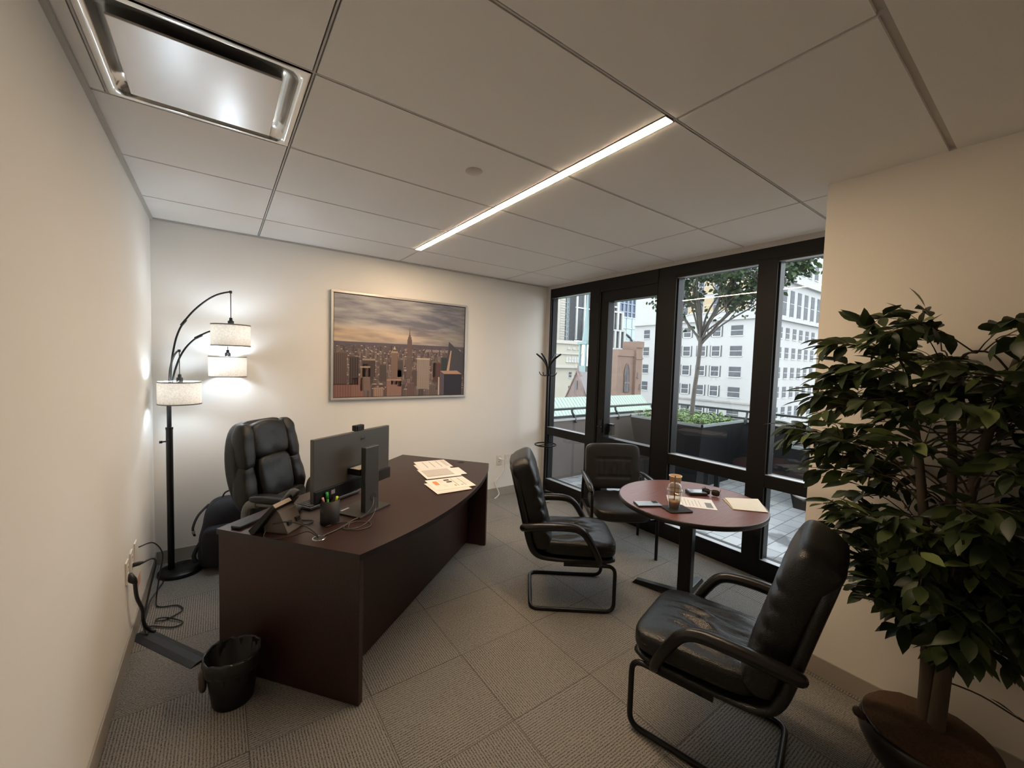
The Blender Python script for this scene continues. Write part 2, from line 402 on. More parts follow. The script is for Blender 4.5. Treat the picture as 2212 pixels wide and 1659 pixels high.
# ------------------------------------------------------------------ wall picture (printed canvas in a silver frame)
PX0, PX1, PZ0, PZ1 = 1.202, 2.578, 1.197, 2.186
def picture():
    t = thing('framed_picture', 'large city skyline picture in a thin silver frame on the back wall', 'picture', ((PX0+PX1)/2, 0, (PZ0+PZ1)/2))
    W, Hh = PX1-PX0, PZ1-PZ0
    mb = MB(); w = .02
    for (a, b_, c, d_) in ((-W/2, W/2, Hh/2-w, Hh/2), (-W/2, W/2, -Hh/2, -Hh/2+w), (-W/2, -W/2+w, -Hh/2+w, Hh/2-w), (W/2-w, W/2, -Hh/2+w, Hh/2-w)):
        mb.box(a, b_, -.034, -.002, c, d_)
    mb.build('picture_frame', pm('brushed_silver', (.50, .48, .45), .4, metal=.55), t, .0015)
    mb = MB(); w2 = w+.006; iw, ih = W-2*w2, Hh-2*w2
    mb.box(-W/2+w, W/2-w, -.02, -.004, -Hh/2+w, Hh/2-w, col=(.015, .012, .012))
    rnd = random.Random(3)
    def P(u, v, k=0): return (-iw/2+u*iw, -.0215-k*.00012, -ih/2+v*ih)
    def rect(u0, u1, v0, v1, col, k): mb.quad(P(u0, v0, k*.5), P(u1, v0, k*.5), P(u1, v1, k*.5), P(u0, v1, k*.5), 0, col)
    # sky
    nx, ny = 90, 60; hz = .545
    for i in range(nx):
        for j in range(ny):
            u, v = (i+.5)/nx, hz+(1-hz)*(j+.5)/ny; tt = (j+.5)/ny
            n1 = noise.fractal(Vector((u*2.2+3, v*9+u*1.6, 1.3)), 1., 2., 5)*.5+.5
            n2 = noise.fractal(Vector((u*5+9, v*24, 4.3)), 1., 2., 4)*.5+.5
            nn_ = .6*n1+.4*n2
            glow = math.exp(-((tt-.14)/.2)**2)*max(0, 1-.85*u)
            c1 = Vector((.15, .15, .195)); c2 = Vector((.42, .41, .42)); c = c1.lerp(c2, max(0, min(1, (nn_-.30)*2.4)))
            c = c.lerp(Vector((.74, .50, .27)), min(.8, glow*(.15+.85*nn_)))
            if u > .7: c = c*(1-.45*(u-.7)/.3*(1-tt*.6))
            rect(i/nx, (i+1)/nx, hz+(1-hz)*j/ny, hz+(1-hz)*(j+1)/ny, tuple(c), 0)
    # far ground haze
    for i in range(120):
        for j in range(26):
            u = i/120; v = .40+j*(hz-.40)/26
            q = rnd.random(); c = Vector((.075, .06, .075)).lerp(Vector((.17, .13, .13)), q*q)
            if j > 20: c = Vector((.10, .085, .115))
            if .66 < u < .86 and 12 < j < 18: c = Vector((.26, .22, .22))
            rect(u, u+1/120, v, v+(hz-.40)/26, tuple(c), 0)
    rect(0, 1, 0, .40, (.035, .024, .022), 0)
    # mass of small buildings
    for k in range(1300):
        d = k/1300; v1 = .50-.42*d+rnd.uniform(-.03, .03); u = rnd.random(); w_ = rnd.uniform(.006, .013)+.024*d*rnd.random(); h = rnd.uniform(.04, .10)+.08*d
        q = rnd.random(); base = Vector((.075, .055, .06)).lerp(Vector((.21, .155, .145)), q)*(.75+.35*rnd.random())
        rect(u-w_/2 if u > w_/2 else 0, min(1, u+w_/2), max(0, v1-h), v1, tuple(base), 1+k*.01)
        if w_ > .02:
            for s_ in range(int(w_*120)): 
                uu = max(0, u-w_/2)+s_/120
                if uu+.003 < min(1, u+w_/2): rect(uu, uu+.003, max(0, v1-h), v1-.01, tuple(base*.62), 1+k*.01+.01)
        if rnd.random() < .3: rect(max(0, u-w_/2), min(1, u+w_/2), v1-.008, v1, (.42, .33, .27), 1+k*.01+.012)
    def tower(u0, u1, v0, v1, col, stripes=0, rows=0, dk=.5, roof=None, k=14):
        rect(u0, u1, v0, v1, col, k)
        for s_ in range(stripes):
            a = u0+(u1-u0)*(s_+.25)/stripes; rect(a, a+(u1-u0)/stripes*.5, v0, v1-.012, tuple(x*dk for x in col), k+.3)
        for s_ in range(rows):
            a = v0+(v1-v0)*(s_)/rows; rect(u0, u1, a, a+(v1-v0)/rows*.3, tuple(x*1.0 for x in col), k+.5)
        if roof: rect(u0, u1, v1-.01, v1+.006, roof, k+.6)
    tower(0, .085, .12, .44, (.13, .085, .08), 7); tower(.10, .165, .12, .40, (.07, .05, .05), 4); tower(.19, .28, .20, .375, (.085, .06, .058), 8, roof=(.3, .25, .2))
    tower(.175, .245, .06, .30, (.22, .15, .125), 8, dk=.65, roof=(.34, .26, .2)); tower(.19, .23, .29, .33, (.2, .14, .12), 4, dk=.7)
    tower(.12, .20, 0, .19, (.25, .13, .11), 5, dk=.8); tower(0, .12, 0, .13, (.23, .11, .095), 7, dk=.75)
    tower(.395, .445, .12, .46, (.23, .15, .125), 7, dk=.6, roof=(.36, .28, .2)); tower(.405, .435, .46, .50, (.16, .12, .10), 3)
    mb.add([P(.41, .485, 15), P(.43, .485, 15), P(.42, .52, 15)], [(0, 1, 2)], 0, (.5, .42, .33))
    tower(.365, .475, 0, .17, (.29, .165, .14), 12, dk=.75, roof=(.36, .24, .2)); tower(.445, .475, .1, .28, (.24, .15, .13), 3, dk=.7)
    tower(.445, .485, .2, .38, (.10, .08, .08), 4); tower(.31, .36, .15, .33, (.10, .075, .07), 5)
    # tall central tower with spire
    for (a, v0, v1) in ((.022, .20, .42), (.018, .42, .60), (.0135, .60, .625), (.008, .625, .645)):
        tower(.535-a, .535+a, v0, v1, (.15, .105, .095), 5, dk=.7)
    mb.add([P(.5310, .645, 15), P(.5390, .645, 15), P(.535, .74, 15)], [(0, 1, 2)], 0, (.10, .08, .085))
    tower(.595, .70, .07, .40, (.36, .29, .255), 13, 22, dk=.33, roof=(.45, .36, .3)); tower(.60, .62, .40, .43, (.3, .24, .22), 2)
    tower(.56, .60, .10, .28, (.12, .085, .08), 4); tower(.73, .80, .14, .36, (.13, .06, .055), 6); tower(.72, .76, .2, .37, (.22, .16, .14), 4)
    tower(.80, .85, .14, .42, (.045, .06, .062), 4)
    mb.add([P(.845, .26, 16), P(1, .26, 16), P(1, .47, 16), P(.925, .53, 16), P(.862, .60, 16)], [(0, 1, 2, 3, 4)], 0, (.065, .06, .07))
    mb.add([P(.845, .26, 16.5), P(.868, .26, 16.5), P(.888, .50, 16.5), P(.878, .50, 16.5)], [(0, 1, 2, 3)], 0, (.48, .32, .22))
    for s_ in range(14): rect(.90, 1, .27+s_*.015, .275+s_*.015, (.10, .09, .10), 17)
    tower(.885, 1, .22, .315, (.10, .08, .08), 9); 
    mb.add([P(.79, 0, 18), P(.825, 0, 18), P(.825, .235, 18), P(.79, .27, 18)], [(0, 1, 2, 3)], 0, (.10, .08, .10))
    rect(.825, .985, 0, .235, (.026, .022, .035), 18)
    mb.add([P(.825, .235, 18.2), P(.985, .235, 18.2), P(.94, .275, 18.2), P(.79, .27, 18.2)], [(0, 1, 2, 3)], 0, (.42, .26, .19))
    tower(.845, .915, .25, .285, (.24, .2, .2), 3, k=19)
    rect(.775, .785, 0, .20, (.55, .42, .34), 19)
    tower(.70, .755, 0, .12, (.17, .12, .11), 5, k=18); tower(.52, .575, 0, .14, (.18, .10, .095), 5, k=18); tower(.27, .34, 0, .09, (.34, .22, .18), 5, dk=.7, k=18)
    mb.build('picture_print', M_poster, t)
picture()

# ------------------------------------------------------------------ arc floor lamp
M_linen = None
def linen():
    m, nt, out = _nt('linen_shade'); L = nt.links
    tc = nt.nodes.new('ShaderNodeTexCoord')
    mp = nt.nodes.new('ShaderNodeMapping'); mp.inputs['Scale'].default_value = (60, 60, 900); L.new(tc.outputs['Object'], mp.inputs[0])
    mp2 = nt.nodes.new('ShaderNodeMapping'); mp2.inputs['Scale'].default_value = (700, 700, 60); L.new(tc.outputs['Object'], mp2.inputs[0])
    a = N(nt, 'ShaderNodeTexNoise', Scale=1., Detail=2.); L.new(mp.outputs[0], a.inputs['Vector'])
    b = N(nt, 'ShaderNodeTexNoise', Scale=1., Detail=2.); L.new(mp2.outputs[0], b.inputs['Vector'])
    ad = N(nt, 'ShaderNodeMath', operation='ADD'); L.new(a.outputs['Fac'], ad.inputs[0]); L.new(b.outputs['Fac'], ad.inputs[1])
    r = nt.nodes.new('ShaderNodeValToRGB'); r.color_ramp.elements[0].position = .35; r.color_ramp.elements[1].position = .62
    hf = N(nt, 'ShaderNodeMath', operation='MULTIPLY'); hf.inputs[1].default_value = .5; L.new(ad.outputs[0], hf.inputs[0]); L.new(hf.outputs[0], r.inputs[0])
    r.color_ramp.elements[0].color = (.50, .40, .30, 1); r.color_ramp.elements[1].color = (.78, .70, .60, 1)
    d = nt.nodes.new('ShaderNodeBsdfDiffuse'); tr = nt.nodes.new('ShaderNodeBsdfTranslucent')
    L.new(r.outputs[0], d.inputs[0]); L.new(r.outputs[0], tr.inputs[0])
    mx = nt.nodes.new('ShaderNodeMixShader'); mx.inputs[0].default_value = .10
    L.new(d.outputs[0], mx.inputs[1]); L.new(tr.outputs[0], mx.inputs[2]); L.new(mx.outputs[0], out.inputs[0]); return m
M_linen = linen()
M_bulb = emit('cool_bulb', (.72, .86, 1.), 125.)
lx, ly = .105, -.19
lamp = thing('arc_floor_lamp', 'black three-arm arc floor lamp with linen drum shades in the corner', 'floor lamp', (lx, ly, 0))
mb = MB(); mb.lathe([(0, .0), (.128, .0), (.132, .006), (.132, .02), (.126, .027), (0, .029)], 48, (.055, -.018, 0)); mb.build('lamp_base', M_blackmetal, lamp)
mb = MB(); mb.cyl((0, 0), .02, .028, 1.05, 20); mb.cyl((0, 0), .0135, 1.05, 1.30, 16); mb.cyl((0, 0), .022, 1.04, 1.055, 20); mb.build('lamp_pole', M_blackmetal, lamp)
mb = MB(); mb.tube([(-.018, 0, .955), (-.045, -.01, .955)], .005); mb.cyl((-.046, -.011), .009, .947, .963); mb.build('lamp_switch', M_blackmetal, lamp)
def arm(dx, dy, prof, zs, cordlen, bulbcol=True):
    pts = [(dx*t_, dy*t_, z) for t_, z in prof]
    mb = MB(); mb.tube(pts, .0062, 8, sub=5)
    if len(prof) > 6:
        q = Vector(pts[5]); dq = (Vector(pts[6])-q).normalized(); mb.tube([q-dq*.02, q+dq*.03], .0095)
    mb.cyl((dx, dy), .009, prof[-1][1]-.012, prof[-1][1]+.006, 12)
    mb.build('lamp_arm', M_blackmetal, lamp)
    mb = MB(); mb.tube([(dx, dy, prof[-1][1]), (dx, dy, zs+.045)], .0028, 6); mb.build('lamp_cord', M_cable, lamp)
    # shade assembly
    R_, h = .121, .155
    mb = MB(); mb.lathe([(0, .05), (.009, .05), (.011, .03), (.019, .026), (.019, -.006), (.012, -.012), (0, -.012)], 16, (dx, dy, zs)); mb.build('lamp_socket', M_plastic, lamp)
    mb = MB(); mb.lathe([(R_, -h), (R_, 0)], 56, (dx, dy, zs))
    sh = mb.build('lamp_shade', M_linen, lamp)
    mb = MB()
    mb.lathe([(R_+.0012, -.007), (R_+.0012, .0015), (R_-.001, .0015)], 56, (dx, dy, zs)); mb.build('shade_trim', pm('shade_rim', (.16, .14, .12), .6), sh)
    mb = MB(); mb.lathe([(R_-.001, -h-.0015), (R_+.0012, -h-.0015), (R_+.0012, -h+.006)], 56, (dx, dy, zs)); mb.build('shade_trim', pm('shade_rim', (.16, .14, .12), .6), sh)
    mb = MB()
    for a in range(3): mb.tube([(dx+.014*cos(a*2.09+.4), dy+.014*sin(a*2.09+.4), zs+.006), (dx+(R_-.002)*cos(a*2.09+.4), dy+(R_-.002)*sin(a*2.09+.4), zs-.004)], .0022, 5)
    mb.build('shade_spider', M_white, sh)
    mb = MB(); mb.lathe([(0, -.105), (.016, -.100), (.027, -.083), (.03, -.066), (.026, -.046), (.014, -.022), (.012, -.012)], 20, (dx, dy, zs)); mb.build('light_bulb', M_bulb, lamp)
arm(.36, -.117, [(.0, 1.2), (.025, 1.385), (.05, 1.52), (.09, 1.62), (.14, 1.705), (.236, 1.793), (.411, 1.888), (.626, 1.968), (.805, 2.012), (1., 2.036)], 1.798, .2)
arm(.343, .067, [(0, 1.2), (.064, 1.389), (.133, 1.498), (.205, 1.572), (.315, 1.64), (.477, 1.702), (.667, 1.746), (.85, 1.768), (1., 1.77)], 1.567, .1)
arm(.067, -.11, [(0, 1.2), (.1, 1.42), (.27, 1.508), (.52, 1.56), (.8, 1.59), (1., 1.60)], 1.385, .1)

# ------------------------------------------------------------------ wall sockets, cords, cable ramp
M_plate = pm('socket_plate', (.72, .69, .63), .35)
def outlet(name, loc, rz, label, kind, group=None):
    t = thing(name, label, 'socket', loc, rz, group)          # local: +y out of wall... plate in xz plane facing -y
    mb = MB(); mb.box(-.035, .035, -.007, 0, -.057, .057); mb.build('cover_plate', M_plate, t, .002)
    mb = MB()
    if kind == 'power':
        for dz in (-.021, .021):
            mb.box(-.016, .016, -.0085, -.006, dz-.014, dz+.014)
    else: mb.box(-.011, .011, -.0085, -.006, -.02, .02)
    o = mb.build('socket_face', M_white, t, .001)
    if kind == 'power':
        for dz in (-.021, .021):
            mb = MB(); mb.box(-.0065, .0065, -.0088, -.0084, dz-.002, dz+.007); mb.build('socket_slot', M_plastic, o)
    return t
outlet('wall_outlet', (0, -1.135, .455), PI/2, 'nearest white socket plate on the left wall', 'power', 'socket plates on the left wall')
outlet('wall_outlet', (0, -1.01, .455), PI/2, 'middle white socket plate on the left wall', 'power', 'socket plates on the left wall')
outlet('wall_outlet', (0, -.87, .455), PI/2, 'farthest white socket plate on the left wall', 'data', 'socket plates on the left wall')
outlet('wall_outlet', (3.068, 0, .43), 0, 'white outlet on the back wall with the white cord plugged in', 'power', 'socket plates on the back wall')
outlet('wall_outlet', (3.188, 0, .43), 0, 'blank white socket plate on the back wall nearest the window', 'data', 'socket plates on the back wall')
mb = MB(); mb.box(0, .0012, -.84, -.70, .20, .275, col=(.72, .47, .38))
for k in range(5): mb.box(.001, .0015, -.83, -.71, .214+k*.0115, .217+k*.0115, col=(.45, .22, .18))
tag(mb.build('wall_sticker', M_print), 'small faded orange printed sticker low on the left wall', 'sticker')
def cord(name, label, pts, r, m=M_cable, plug=None, cat='cable', sub=6, group=None):
    t = thing(name, label, cat, (0, 0, 0), 0, group)
    mb = MB(); mb.tube(pts, r, 7, sub=sub); mb.build('cable', m, t)
    if plug:
        a, b_ = Vector(plug[0]), Vector(plug[1]); mb = MB(); mb.tube([a, a.lerp(b_, .6), b_], [plug[2], plug[2], plug[2]*.5], 8); mb.build('plug', m, t, 0)
    return t
cord('appliance_cable', 'thick black cord drooping from the nearest left wall socket to the cable ramp', [(.03, -1.12, .40), (.035, -1.11, .30), (.05, -1.06, .20), (.045, -1.0, .12), (.05, -.97, .06), (.07, -.955, .02), (.09, -.97, .012)], .009, plug=((.008, -1.135, .435), (.035, -1.125, .38), .017))
cord('appliance_cable', 'black cord looping from the middle left wall socket down along the baseboard', [(.045, -.995, .43), (.08, -.93, .42), (.085, -.84, .35), (.06, -.83, .22), (.04, -.88, .1), (.04, -.94, .05), (.06, -.99, .016)], .005, plug=((.008, -1.01, .434), (.05, -.995, .434), .012))
cord('lamp_cord', 'thin black lamp cord lying in loops on the carpet by the left wall', [(.015, -.85, .47), (.07, -.78, .455), (.10, -.66, .33), (.08, -.60, .18), (.06, -.58, .02), (.08, -.68, .008), (.17, -.72, .008), (.20, -.80, .008), (.13, -.86, .008), (.085, -.86, .014), (.09, -.83, .01), (.14, -.86, .014), (.21, -.94, .008), (.17, -.97, .008), (.08, -.90, .008), (.035, -.86, .01), (.04, -.72, .06), (.05, -.50, .02), (.07, -.35, .008), (.085, -.24, .012)], .0038)
a = math.atan2(-.44, .275)
t = thing('cable_ramp', 'flat black rubber cable cover across the carpet from wall to bin', 'cable cover', (.165, -1.158, 0), a)
mb = MB(); prof = [(-.047, 0), (-.047, .002), (-.018, .012), (.018, .012), (.047, .002), (.047, 0)]
n = len(prof); vs = [(x, y, z) for x in (-.265, .265) for y, z in prof]
mb.add(vs, [tuple(range(n)), tuple(range(2*n-1, n-1, -1))]+[(i, n+i, n+(i+1) % n, (i+1) % n) for i in range(n)]); mb.build('ramp_body', pm('ramp_rubber', (.022, .023, .023), .65, bump=.2), t)
cord('charger_cord', 'white cord hanging from the back wall outlet to the carpet', [(3.075, -.04, .445), (3.12, -.045, .43), (3.135, -.03, .37), (3.125, -.025, .30), (3.03, -.022, .20), (3.0, -.022, .17), (3.05, -.025, .08), (3.06, -.035, .03), (3.02, -.05, .007), (2.97, -.08, .007)], .006, M_white, plug=((3.068, -.008, .447), (3.08, -.04, .445), .013))

# ------------------------------------------------------------------ waste bin
def wav(a, k): return (.0015*sin(9*a)+.0015*sin(23*a+k)+.003*noise.noise(Vector((cos(a)*4, sin(a)*4, k))), .004*sin(3*a+1)+.0015*sin(13*a)) if k > 0 else (0, 0)
t = thing('waste_bin', 'black waste bin with black bag liner beside the desk end', 'bin', (.435, -1.735, 0))
mb = MB(); mb.lathe([(0, .002), (.078, .002), (.082, .01), (.108, .222), (.104, .222), (.078, .012), (0, .012)], 36); mb.build('bin_body', M_plastic, t)
mb = MB(); mb.lathe([(.092, .10), (.1, .17), (.104, .225), (.109, .234), (.113, .222), (.116, .20), (.113, .175), (.108, .165)], 72, jit=lambda a, k: wav(a, k)); mb.build('bin_liner', pm('bin_liner_film', (.012, .012, .013), .3, bump=.5, bscale=60), t)
mb = MB(); mb.puff((-.112, .0, .135), (.015, .026, .05), 3, 6, fn=lambda q: q+Vector((.004*noise.noise(q*60), .004*noise.noise(q*50), 0))); mb.build('liner_knot', pm('liner_brown', (.07, .055, .045), .4), t)

# ------------------------------------------------------------------ desk
DT = .714
DO = (.375, -1.458); DA = math.atan2(1.092, 1.376); DL = 1.757
desk = thing('executive_desk', 'dark mahogany bow-front executive desk', 'desk', (DO[0], DO[1], 0), DA)
front = []
for i in range(25):
    u_ = DL*i/24; s_ = (u_-DL/2)/(DL/2); front.append((u_, -(.832+.15*(1-s_*s_))))
poly = [(0, 0)]+front+[(DL, 0)]
mb = MB(); mb.prism(poly[::-1], DT-.028, DT, side_mi=1); mb.build('desktop', [M_desk, M_edge], desk, .002)
for x0 in (.004, DL-.034):
    mb = MB(); mb.box(x0, x0+.03, -.828, -.01, .004, DT-.028); mb.build('end_panel', M_desk, desk, .0015)
mb = MB(); mb.box(.034, DL-.034, -.665, -.647, .02, DT-.028); mb.build('modesty_panel', M_desk, desk)
for x0 in (.02, DL-.02):
    for y0 in (-.78, -.05): mb = MB(); mb.cyl((x0, y0), .012, 0, .006); mb.build('desk_glide', M_plastic, desk)
for ux, nm in ((.06, 0), (DL-.46, 0)):
    mb = MB(); mb.box(ux, ux+.38, -.6, -.03, .02, DT-.03); p = mb.build('pedestal', M_desk, desk)
    for z0, z1 in ((.04, .36), (.37, .52), (.53, .67)):
        mb = MB(); mb.box(ux+.01, ux+.37, -.03, -.012, z0, z1); q = mb.build('drawer_front', M_desk, p, .0015)
def gromm(u_, v_, r, open_=True, hair=M_chrome):
    mb = MB(); mb.lathe([(r*.72, .0003), (r*.8, .0012), (r, .0012), (r*1.04, .0003)], 28, (u_, -v_, DT)); mb.build('grommet_ring', hair, desk)
    mb = MB(); mb.cyl((u_, -v_), r*.76, DT+.0002, DT+.0012, 24); mb.build('grommet_cap', M_void, desk)
def to_desk(x, y):
    dx, dy = x-DO[0], y-DO[1]; return dx*cos(DA)+dy*sin(DA), -(-dx*sin(DA)+dy*cos(DA))
u1, v1 = to_desk(.776, -1.835); gromm(u1, v1, .031)
u1, v1 = to_desk(2.078, -.872); gromm(u1, v1, .032, hair=M_plastic)

# ------------------------------------------------------------------ monitor, webcam
MA = rad(32)
mon = thing('computer_monitor', 'dark grey flat computer monitor seen from behind on the desk', 'monitor', (1.02, -1.51, DT), MA)
mb = MB(); mb.box(-.293, .293, -.012, .012, .112, .447)
mb.build('screen_panel', pm('monitor_back_grey', (.078, .075, .071), .38, metal=.2), mon, .003)
mb = MB(); mb.box(-.283, .283, .0122, .0128, .13, .44); mb.build('screen', pm('black_screen', (.008, .008, .01), .15), mon)
mb = MB(); mb.box(-.292, .292, -.026, -.010, .112, .178); mb.build('lower_housing', M_plastic, mon, .002)
mb = MB(); mb.box(-.19, -.165, -.0268, -.0258, .14, .162); mb.build('port_label', pm('pale_label', (.30, .24, .27), .5), mon)
mb = MB(); mb.lathe([(.0165, 0), (.0168, -.0008), (.0200, -.0008), (.0205, 0)], 40, (0, 0, 0), mat=Matrix.Translation((.055, -.0125, .398)) @ Matrix.Rotation(PI/2, 4, 'X')); mb.build('logo_ring', M_plastic, mon)
text_mesh('logo_lettering', 'DELL', .0145, M_plastic, mon, Matrix.Translation((.055, -.0127, .398)) @ Matrix.Rotation(PI/2, 4, 'X'))
# stand column stands behind, base plate below
mb = MB(); mb.box(-.05, .058, -.132, -.098, .006, .374); mb.build('stand_column', pm('stand_grey', (.07, .068, .066), .35, metal=.35), mon, .003)
mb = MB(); mb.cyl((0, 0), .021, 0, .002, 24, mat=Matrix.Translation((.012, -.1322, .085)) @ Matrix.Rotation(PI/2, 4, 'X')); mb.build('cable_hole', M_void, mon)
mb = MB(); mb.box(-.062, .04, -.10, -.012, .215, .25); mb.build('mount_arm', M_plastic, mon, .002); mb = MB(); mb.box(-.060, .04, -.098, -.03, .25, .2515); mb.build('mount_glare', pm('arm_grey', (.72, .66, .56), .35), mon)  # pale plate paints the bright reflection on the lit top of the arm
mb = MB(); mb.box(-.115, .135, -.155, .045, 0, .009); mb.build('stand_base', pm('base_grey', (.05, .048, .046), .33, metal=.4), mon, .002)
mb = MB(); mb.box(-.085, -.03, .0, .014, .009, .0096); mb.build('base_label', pm('white_label', (.75, .72, .68), .5), mon)
web = thing('webcam', 'small black webcam clipped on top of the monitor', 'webcam', (1.02, -1.51, DT+.448), MA)
mb = MB(); mb.box(.0, .072, -.010, .018, .0008, .033); mb.build('webcam_body', M_plastic, web, .004)
mb = MB(); mb.box(.015, .06, -.0135, -.0105, .001, .028); mb.build('webcam_clip', M_plastic, web, .001)
# keyboard
kb = thing('keyboard', 'dark computer keyboard on the desk under the monitor', 'keyboard', (.935, -1.29, DT), MA-.03)
mb = MB(); mb.box(-.19, .19, -.065, .065, .004, .018); mb.build('keyboard_body', M_greypl, kb, .003)
for x_ in (-.16, .13): mb = MB(); mb.box(x_, x_+.03, -.06, -.045, 0, .004); mb.build('keyboard_foot', M_plastic, kb)
mb = MB()
for r_ in range(5):
    for c_ in range(19): mb.box(-.182+c_*.0192, -.182+c_*.0192+.0165, -.055+r_*.022, -.055+r_*.022+.018, .018, .0225)
mb.build('keys', pm('key_black', (.025, .025, .027), .5), kb)['kind'] = 'stuff'
ms = thing('computer_mouse', 'dark computer mouse on the desk behind the desk phone', 'mouse', (.725, -1.425, DT), .9)
mb = MB(); mb.puff((0, 0, .015), (.05, .029, .015), 2.6, 8); mb.build('mouse_body', M_plastic, ms)
mb = MB(); mb.tube([(-.045, 0, .012), (-.07, .01, .004), (-.10, 0, .003)], .0022, 6, sub=4); mb.build('mouse_cable', M_cable, ms)
# pen cup and pens
cup = thing('pen_cup', 'black cylindrical pen cup on the desk', 'pen cup', (.86, -1.665, DT))
mb = MB(); mb.lathe([(0, .001), (.046, .001), (.0475, .004), (.0475, .124), (.0455, .124), (.0455, .005), (0, .005)], 40); mb.build('cup_body', pm('cup_mesh_black', (.016, .015, .014), .5, bump=.4, bscale=400), cup)
def pen(base, tip, r, col, nm, label, cat):
    m = pm(nm+'_'+'plastic', col, .35); t = thing(nm, label, cat, base)
    b_ = Vector(tip)-Vector(base)
    mb = MB(); mb.tube([(0, 0, 0), b_*.98], r, 10); mb.build('barrel', m, t); mb = MB(); mb.tube([b_*.78, b_], r*1.12, 10); mb.build('pen_cap', m, t)
pen((.86, -1.65, DT+.007), (.845, -1.662, DT+.163), .0065, (.06, .42, .06), 'green_highlighter', 'green highlighter standing in the black pen cup', 'highlighter')
pen((.86, -1.68, DT+.007), (.892, -1.682, DT+.140), .006, (.62, .68, .06), 'yellow_highlighter', 'yellow highlighter standing in the black pen cup', 'highlighter')
pen((.85, -1.67, DT+.007), (.822, -1.676, DT+.142), .0055, (.62, .32, .28), 'marker_pen', 'pink and white marker standing in the black pen cup', 'pen')
# desk phone
PA = rad(46)
ph = thing('desk_phone', 'black desk telephone with tilted screen seen from behind', 'telephone', (.621, -1.611, DT+.0008), PA)
def extr(mb, prof, x0, x1, mi=0):
    n = len(prof); vs = [(x, y, z) for x in (x0, x1) for y, z in prof]
    mb.add(vs, [tuple(range(n-1, -1, -1)), tuple(range(n, 2*n))]+[(i, (i+1) % n, n+(i+1) % n, n+i) for i in range(n)], mi)
mb = MB(); extr(mb, [(.070, .001), (.082, .018), (-.045, .152), (-.060, .140), (.05, .001)][::-1], -.09, .09); mb.build('phone_body', M_plastic, ph, .003)
mb = MB(); extr(mb, [(-.035, .118), (-.055, .10), (-.10, .006), (-.10, .0), (.03, .0), (.03, .03)], -.05, .07)
mb.build('phone_stand', pm('phone_stand_brown', (.11, .09, .075), .5), ph, .002)
mb = MB(); extr(mb, [(-.0455, .1535), (-.050, .152), (-.0615, .1395), (-.058, .139)], -.085, .03); mb.build('phone_lit_edge', pm('phone_edge_glare', (.32, .26, .2), .4), ph)  # paler strip paints the light caught along the top edge
mb = MB(); mb.tube([(.068, -.062, .160), (.068, -.035, .168), (.068, .015, .112), (.068, .05, .068), (.068, .07, .040)], [.024, .017, .014, .017, .024], 12, sub=4); mb.build('handset', M_greypl, ph)
for z_, x_ in ((.045, -.02), (.045, .04)):
    mb = MB(); mb.box(x_-.012, x_+.012, -.092, -.078, z_-.01, z_+.01); mb.build('phone_port', M_void, ph)
nb = thing('leather_notebook', 'closed dark leather notebook lying at the desk corner beside the phone', 'notebook', (.505, -1.475, DT+.0008), rad(40))
mb = MB(); mb.box(-.07, .07, -.03, .03, .0, .016); mb.build('notebook_cover', M_leather2, nb, .005)
# desk cables
def Z(x, y, h=.004): return (x, y, DT+h)
cord('monitor_cable', 'thin grey cables looping from the monitor stand to the near grommet', [(1.098, -1.63, DT+.085), (1.085, -1.66, DT+.05), (1.04, -1.68, DT+.012), Z(.97, -1.70), Z(.88, -1.78), Z(.80, -1.83, .006), (.785, -1.838, DT-.004)], .003, M_greycable)
cord('monitor_cable', 'thin brown cable forming an open loop in front of the monitor base', [(1.108, -1.63, DT+.08), (1.10, -1.66, DT+.03), Z(1.06, -1.72), Z(.99, -1.80), Z(.93, -1.82), Z(.90, -1.78), Z(.96, -1.73), Z(1.03, -1.77), Z(1.02, -1.83), Z(.96, -1.845), Z(.92, -1.80), Z(.94, -1.73), Z(.90, -1.70), Z(.83, -1.72)], .0022, M_greycable)
cord('phone_cable', 'black phone cords arching from the phone back to the near grommet', [(.60, -1.66, DT+.045), (.62, -1.70, DT+.06), (.66, -1.75, DT+.075), (.72, -1.80, DT+.06), (.765, -1.83, DT+.02), (.772, -1.835, DT-.004)], .003)
cord('phone_cable', 'thin black cord drooping from the phone over the desk end', [(.585, -1.655, DT+.035), (.56, -1.69, DT+.006), Z(.60, -1.745), Z(.67, -1.775, .012), (.73, -1.815, DT+.035), (.768, -1.838, DT+.01)], .0024)
cord('mouse_cable', 'thin black cord lying between pen cup and phone', [Z(.70, -1.49), Z(.74, -1.56), Z(.79, -1.60), Z(.76, -1.64), Z(.70, -1.60), Z(.66, -1.60)], .0024)
